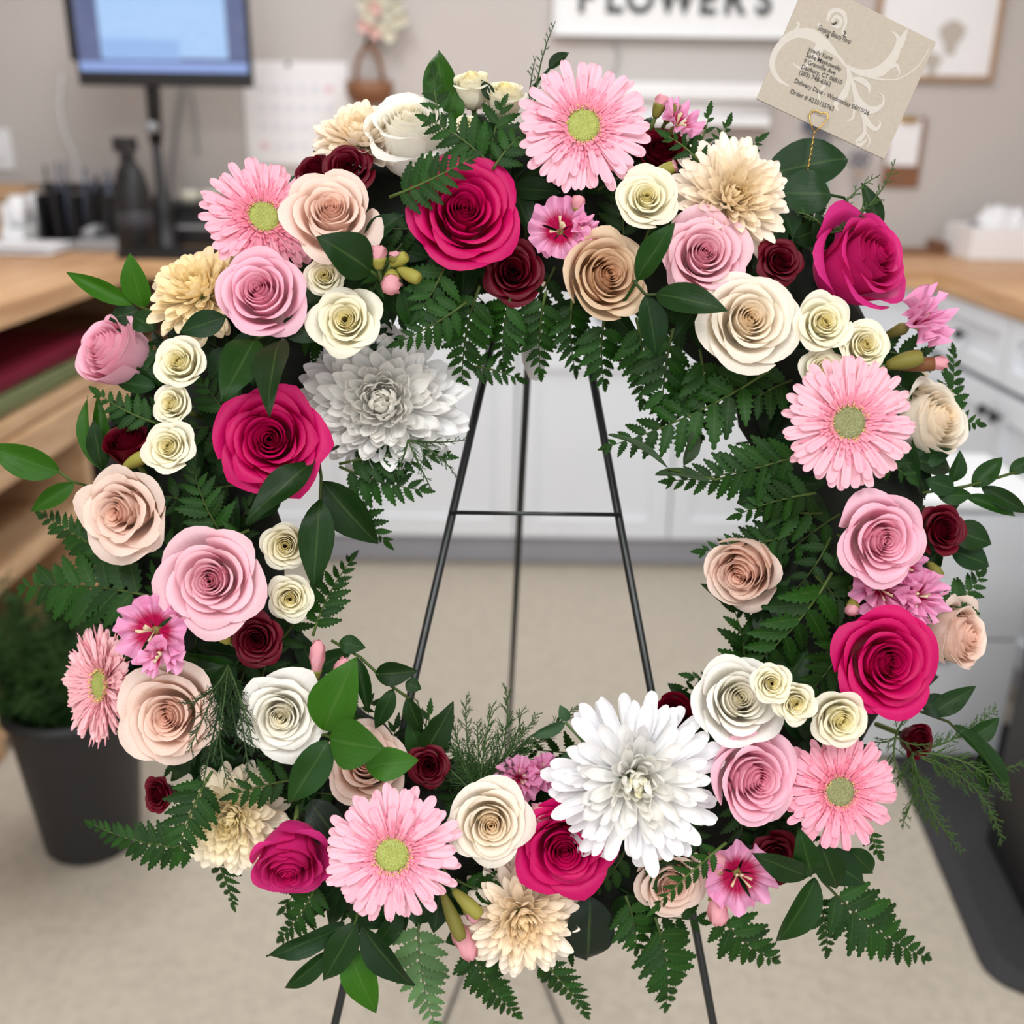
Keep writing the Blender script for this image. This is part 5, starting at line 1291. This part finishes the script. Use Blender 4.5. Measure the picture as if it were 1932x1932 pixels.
for k in range(30):      # leaves tucked into the outer flank of the ring
    a = 2 * math.pi * (k + rf.uniform(-.3, .3)) / 30; q = RW + rf.uniform(110, 150)
    bx, by = CXW + q * math.cos(a), CYW + q * math.sin(a)
    lv = []
    for j in range(4):
        da = a + (j - 1.5) * .75 + rf.uniform(-.3, .3); ln = rf.uniform(60, 95)
        h0 = rf.uniform(.020, .034)
        lv.append((bx, by, bx + ln * math.cos(da), by + ln * math.sin(da), rf.uniform(36, 50), h0, h0 - rf.uniform(.0, .02), rf.uniform(-.6, .6), mixc(RUS, RUSD, rf.random())))
    sprig(spot_label('dark leaves', bx, by), lv, group='leaf clusters packed between the flowers')
# --- hair-fine asparagus fern ---------------------------------------------------
def fine_sprig(label, b, tips, hb, ht, seed, color=srgb(58, 92, 44), dens=1.0, blen=34, group='hair-fine asparagus fern sprigs'):
    rng = random.Random(seed); A = L(b[0], b[1], hb)
    root = empty('asparagus_fern_sprig', mat=WM @ Matrix.Translation(A)); tag(root, label, 'fern', group)
    V = []; Fc = []; px = D / F
    def add(pts, rad):
        v, f = tube_data(pts, rad, 3, False); o = len(V); V.extend(v); Fc.extend([tuple(i + o for i in q) for q in f])
    for (tx_, ty_) in tips:
        B = L(tx_, ty_, ht + rng.uniform(-.015, .015)) - A; ln = B.length
        sd = Vector((-B.y, B.x, 0)).normalized() * rng.uniform(-.14, .14) * ln + Vector((0, 0, .04 * ln))
        P = lambda q: B * q + sd * 4 * q * (1 - q)
        tube('stem', [P(q / 6) for q in range(7)], [.0009, .0008, .0008, .0007, .0006, .0005, .0003], M['fine'], root, 5, color=mixc(color, srgb(90, 100, 60), .3))
        n = int(ln / (9 * px) * dens)
        for i in range(n):
            q = 0.12 + 0.88 * i / n
            tan = (P(min(1, q + .05)) - P(q - .05)).normalized()
            dv = (tan * rng.uniform(.5, 1.1) + Vector((-tan.y, tan.x, 0)) * rng.choice((-1, 1)) * rng.uniform(.3, .9) + Vector((0, 0, rng.uniform(-.5, .5)))).normalized()
            bl = blen * px * rng.uniform(.5, 1.2) * (1.1 - .7 * q)
            p0 = P(q); p1 = p0 + dv * bl
            add([p0, p0.lerp(p1, .5) + tan * bl * .05, p1 + tan * bl * .2], [.0004, .00035, .0002])
            for j in range(5):
                w_ = .25 + .15 * j; c0 = p0.lerp(p1, w_)
                d2 = (dv * rng.uniform(.4, 1) + Vector((rng.uniform(-1, 1), rng.uniform(-1, 1), rng.uniform(-1, 1))) * .8).normalized()
                add([c0, c0 + d2 * bl * .28], [.0003, .00018])
    o = put('needles', mesh('needles', V, Fc, M['fine']), root, color=color); o['kind'] = 'stuff'
    return root
fine_sprig('feathery tuft of fine greenery standing at the bottom inner edge', (905, 1500), [(788, 1320), (850, 1340), (880, 1312), (930, 1330), (955, 1295), (985, 1340), (1015, 1345), (1050, 1380), (1090, 1330), (1110, 1420), (820, 1400), (1080, 1450), (860, 1420), (900, 1360), (1000, 1400), (830, 1360), (960, 1360)], .05, .03, 1, dens=2.0)
fine_sprig('thin wisps of fine greenery trailing at the lower right', (1720, 1420), [(1905, 1510), (1890, 1588), (1815, 1608), (1880, 1335), (1770, 1560), (1700, 1560), (1930, 1440), (1690, 1480)], .03, .0, 2, srgb(64, 96, 40), dens=1.6)
fine_sprig('hair-fine greenery hanging over the lower left blush rose', (430, 1255), [(380, 1490), (355, 1420), (430, 1480), (470, 1470), (450, 1400), (400, 1440), (345, 1330), (480, 1420)], .09, .115, 3, srgb(40, 72, 34), dens=1.5)
fine_sprig('fine greenery beside the hot pink rose under the card', (1560, 440), [(1690, 300), (1660, 330), (1640, 385), (1500, 400), (1620, 420), (1530, 480)], .04, .04, 4, srgb(62, 92, 44), blen=24)
fine_sprig('thin wisps standing left of the top daisy', (1012, 300), [(1048, 40), (1012, 105), (1060, 290), (1075, 280), (1000, 220)], .06, .05, 5, srgb(64, 92, 56), dens=.7, blen=22)
fine_sprig('fine wisps hanging under the white pompon', (770, 830), [(862, 900), (818, 930), (880, 830), (745, 900)], .05, .03, 6, srgb(56, 86, 44), blen=24)
fine_sprig('fine greenery in the shade right of the lower right daisy', (1690, 1390), [(1760, 1400), (1700, 1470), (1650, 1400), (1745, 1330)], .05, .04, 7, srgb(70, 100, 44), blen=28)

# greenery in the floor bucket
rng = random.Random(8)
root = empty('greenery_bunch', loc=(bpy.data.objects['flower_bucket'].location.x, bpy.data.objects['flower_bucket'].location.y, 0.02))
tag(root, 'bushy bunch of fine dark greenery in the black bucket', 'greenery')
V = []; Fc = []
for k in range(90):
    a = rng.uniform(0, 6.28); q = math.sqrt(rng.random()); ln = rng.uniform(.42, .60)
    b0 = Vector((.05 * q * math.cos(a), .05 * q * math.sin(a), 0.03)); b1 = Vector((.09 * q * math.cos(a), .09 * q * math.sin(a), .29)); b2 = Vector((.19 * q * math.cos(a), .19 * q * math.sin(a), ln - .12 * q))
    if k < 24: tube('stem', [b0, b1, b1.lerp(b2, .6), b2], .0015, M['fine'], root, 4, color=srgb(40, 60, 30))
    for i in range(90):
        w_ = rng.random(); p0 = b1.lerp(b2, w_)
        d = Vector((rng.gauss(0, 1), rng.gauss(0, 1), rng.gauss(.3, .8))).normalized() * rng.uniform(.02, .05)
        v, f = tube_data([p0, p0 + d], [.0016, .0006], 3, False); o_ = len(V); V.extend(v); Fc.extend([tuple(i_ + o_ for i_ in qq) for qq in f])
o = put('needles', mesh('needles', V, Fc, M['fine']), root, color=srgb(48, 80, 34)); o['kind'] = 'stuff'

# ------------------------------------------------------------------ card on its gold stick
BL, BR, TR, TL = L(1430.6, 189.4, .035), L(1664, 298, .020), L(1768.5, 83, .030), L(1520, -44.6, .055)
oc = (BL + BR + TR + TL) / 4
ux = ((BR - BL) + (TR - TL)) / 2; uy = ((TL - BL) + (TR - BR)) / 2
cw_, ch_ = ux.length, uy.length
cm = basis(oc, ux, ux.cross(uy))
root = empty('gift_card', mat=WM @ cm); tag(root, 'oatmeal coloured card with pale scrolls and printed address', 'card')
box('card_sheet', (cw_, ch_, 0.0016), (0, 0, 0), M['card'], root, 0.0004)
ci = cm.inverted()
def cp(px, py):      # photograph point on the card plane -> card coordinates
    o_ = Vector((0, 0, D)); d_ = L(px, py, 0) - o_
    n_ = cm.col[2].xyz; k_ = (oc - o_).dot(n_) / d_.dot(n_)
    q = ci @ (o_ + d_ * k_); return q.x, q.y
RZ = [0.00086]
def ribbon(pts, wid, z=None, name='scroll_print', mt='flourish'):
    if z is None: RZ[0] += 0.000012; z = RZ[0]
    P = [Vector(cp(*p)) for p in pts]
    Q = []
    n = len(P)
    for i in range(n - 1):
        p0, p1, p2, p3 = P[max(i - 1, 0)], P[i], P[i + 1], P[min(i + 2, n - 1)]
        for k in range(6):
            t = k / 6
            Q.append(0.5 * ((2 * p1) + (p2 - p0) * t + (2 * p0 - 5 * p1 + 4 * p2 - p3) * t * t + (3 * p1 - p0 - 3 * p2 + p3) * t ** 3))
    Q.append(P[-1])
    m_ = len(Q); V = []; Fc = []
    for i, p in enumerate(Q):
        d = (Q[min(i + 1, m_ - 1)] - Q[max(i - 1, 0)]); d = d.normalized() if d.length > 0 else Vector((1, 0))
        nn = Vector((-d.y, d.x)); q = i / (m_ - 1)
        j = q * (len(wid) - 1); j0 = min(int(j), len(wid) - 2); w_ = (wid[j0] * (1 - (j - j0)) + wid[j0 + 1] * (j - j0)) * D / F / 2 * (0.78 if mt == 'flourish' else 1)
        V += [(p.x + nn.x * w_, p.y + nn.y * w_, z), (p.x - nn.x * w_, p.y - nn.y * w_, z)]
    for i in range(m_ - 1): Fc.append((2 * i, 2 * i + 1, 2 * i + 3, 2 * i + 2))
    put(name, mesh(name, V, Fc, M[mt], smooth=False), root)
# pale scrolls
ribbon([(1489, 163), (1468, 150), (1456, 125), (1462, 98), (1478, 78), (1503, 64), (1530, 66), (1556, 84), (1578, 104), (1594, 124)], [2, 9, 13, 14, 14, 18, 26, 22, 8, 6])
ribbon([(1470, 78), (1486, 66), (1500, 58), (1507, 46), (1502, 42)], [3, 9, 7, 5, 4])
ribbon([(1556, 74), (1544, 92), (1524, 122), (1506, 128), (1495, 118)], [16, 22, 6, 6, 2])
ribbon([(1553, 60), (1545, 50), (1544, 44)], [5, 6, 8])
ribbon([(1560, 40), (1566, 24), (1580, 20), (1592, 28), (1594, 46), (1588, 62), (1597, 68)], [6, 10, 8, 10, 8, 5, 3])
ribbon([(1568, 42), (1576, 32), (1586, 38), (1582, 50), (1572, 50), (1566, 44)], [6, 8, 9, 8, 6, 3])
ribbon([(1594, 124), (1625, 138), (1660, 134), (1686, 106), (1694, 74), (1680, 58)], [6, 14, 26, 22, 10, 1])
ribbon([(1612, 130), (1640, 146), (1690, 150), (1730, 126), (1752, 92)], [4, 5, 3, 3, 2])
ribbon([(1700, 92), (1702, 74), (1712, 54)], [3, 16, 1])
ribbon([(1654, 134), (1676, 126), (1690, 124), (1696, 138), (1692, 146)], [2, 14, 9, 4, 1])
ribbon([(1598, 130), (1600, 152), (1592, 178), (1576, 196), (1580, 210)], [5, 10, 18, 12, 2])
ribbon([(1600, 132), (1608, 158), (1618, 190), (1640, 208), (1662, 200), (1666, 184), (1656, 174)], [5, 10, 16, 18, 8, 4, 1])
ribbon([(1606, 148), (1624, 152), (1638, 164), (1638, 178)], [3, 14, 10, 2])
ribbon([(1620, 196), (1632, 226), (1650, 244), (1660, 234), (1654, 226)], [8, 14, 10, 5, 1])
ribbon([(1612, 192), (1608, 222), (1596, 228)], [6, 6, 1])
ribbon([(1628, 222), (1630, 250), (1618, 268), (1624, 272), (1636, 262)], [8, 8, 14, 10, 2])
ribbon([(1632, 250), (1640, 266), (1634, 280)], [4, 4, 2])
ribbon([(1548, 196), (1544, 178), (1556, 160)], [2, 6, 8])
# printed lines
def card_text(body, start, end, cap, shear=0.0, name='lettering', bold=0.0, up=0.0):
    a = Vector(cp(*start)); b = Vector(cp(*end))
    me = text_mesh(body, 1.0, shear=shear, bold=bold)
    xs = [v.co.x for v in me.vertices]; x0, x1 = min(xs), max(xs)
    d = b - a; ln = d.length; ang = math.atan2(d.y, d.x); s_ = ln / (x1 - x0); sy = cap * D / F / 0.69
    for v in me.vertices:
        x = (v.co.x - x0) * s_; y = v.co.y * sy
        v.co = (a.x + x * math.cos(ang) - y * math.sin(ang), a.y + x * math.sin(ang) + y * math.cos(ang), 0.0014)
    me.materials.clear(); me.materials.append(M['ink'])
    put(name, me, root)
card_text('Jowdy Kane', (1522.5, 96.5), (1568, 115), 7.6, bold=.003)
card_text('Sofie Maykowsky', (1519, 107.5), (1585, 135), 7.6, bold=.003)
card_text('9 Granville Ave', (1514.5, 118.5), (1574, 142), 7.6, bold=.003)
card_text('Danbury, CT 06810', (1510.5, 129.5), (1586, 160), 7.6, bold=.003)
card_text('(203) 748-6262', (1506, 140), (1565, 164), 7.6, bold=.003)
card_text('Delivery Date - Wednesday 06/10/26', (1497.5, 156), (1637, 218), 7.6, bold=.003)
card_text('Order # 6235125765', (1489, 176), (1570.5, 210), 7.6, bold=.003)
card_text('Sleeping Beauty Floral', (1541, 56), (1603, 85), 9, shear=.35, name='logo_lettering')
ribbon([(1567, 45), (1573, 46), (1578, 41)], [1, 4, 1], 0.0014, 'logo_bird', 'ink')
ribbon([(1591, 58), (1594, 63), (1590, 68), (1596, 70)], [1, 1.6, 1.6, 1], 0.0014, 'logo_flourish', 'ink')
ribbon([(1556, 66), (1562, 70), (1558, 72)], [1, 1.6, 1], 0.0014, 'logo_flourish', 'ink')
# gold heart stick in front of the card's lower edge
def sp_(px, py, h): return L(px, py, h)
hx = [(1534, 246), (1528, 228), (1527, 216), (1533, 209), (1541, 209), (1547, 213), (1554, 212), (1562, 215), (1562, 224), (1551, 236), (1540, 247)]
root = empty('card_stick', mat=WM @ Matrix.Translation(L(1522, 332, .03))); tag(root, 'twisted gold wire stick with heart loop holding the card', 'card stick')
A = L(1522, 332, .03)
tube('heart_loop', [L(x, y, .0335) - A for x, y in hx], .00062, M['gold'], root, 6)
st = []
for k in range(40):
    q = k / 39; p = L(1537 - 15 * q, 247 + 85 * q, .0335 - .004 * q) - A
    st.append(p + Vector((.0005 * math.cos(k * 1.3), 0, .0005 * math.sin(k * 1.3))))
tube('twisted_wire', st, .0006, M['gold'], root, 5)
# water pick behind the top of the easel
root = empty('flower_tube', mat=WM @ frame(L(1004, 640, -.045), (0.10, -1, 0.05), 0)); tag(root, 'cloudy plastic flower tube hanging behind the easel tip', 'tube')
lathe('tube_body', [(0.0105, -0.01), (0.0105, 0.02), (0.006, 0.034), (0, 0.037)], M['plastic'], root, 16); lathe('cap', [(0.004, -0.018), (0.0115, -0.016), (0.0115, -0.0105), (0.004, -0.0105)], M['plastic'], root, 16)
bpy.context.view_layer.update()
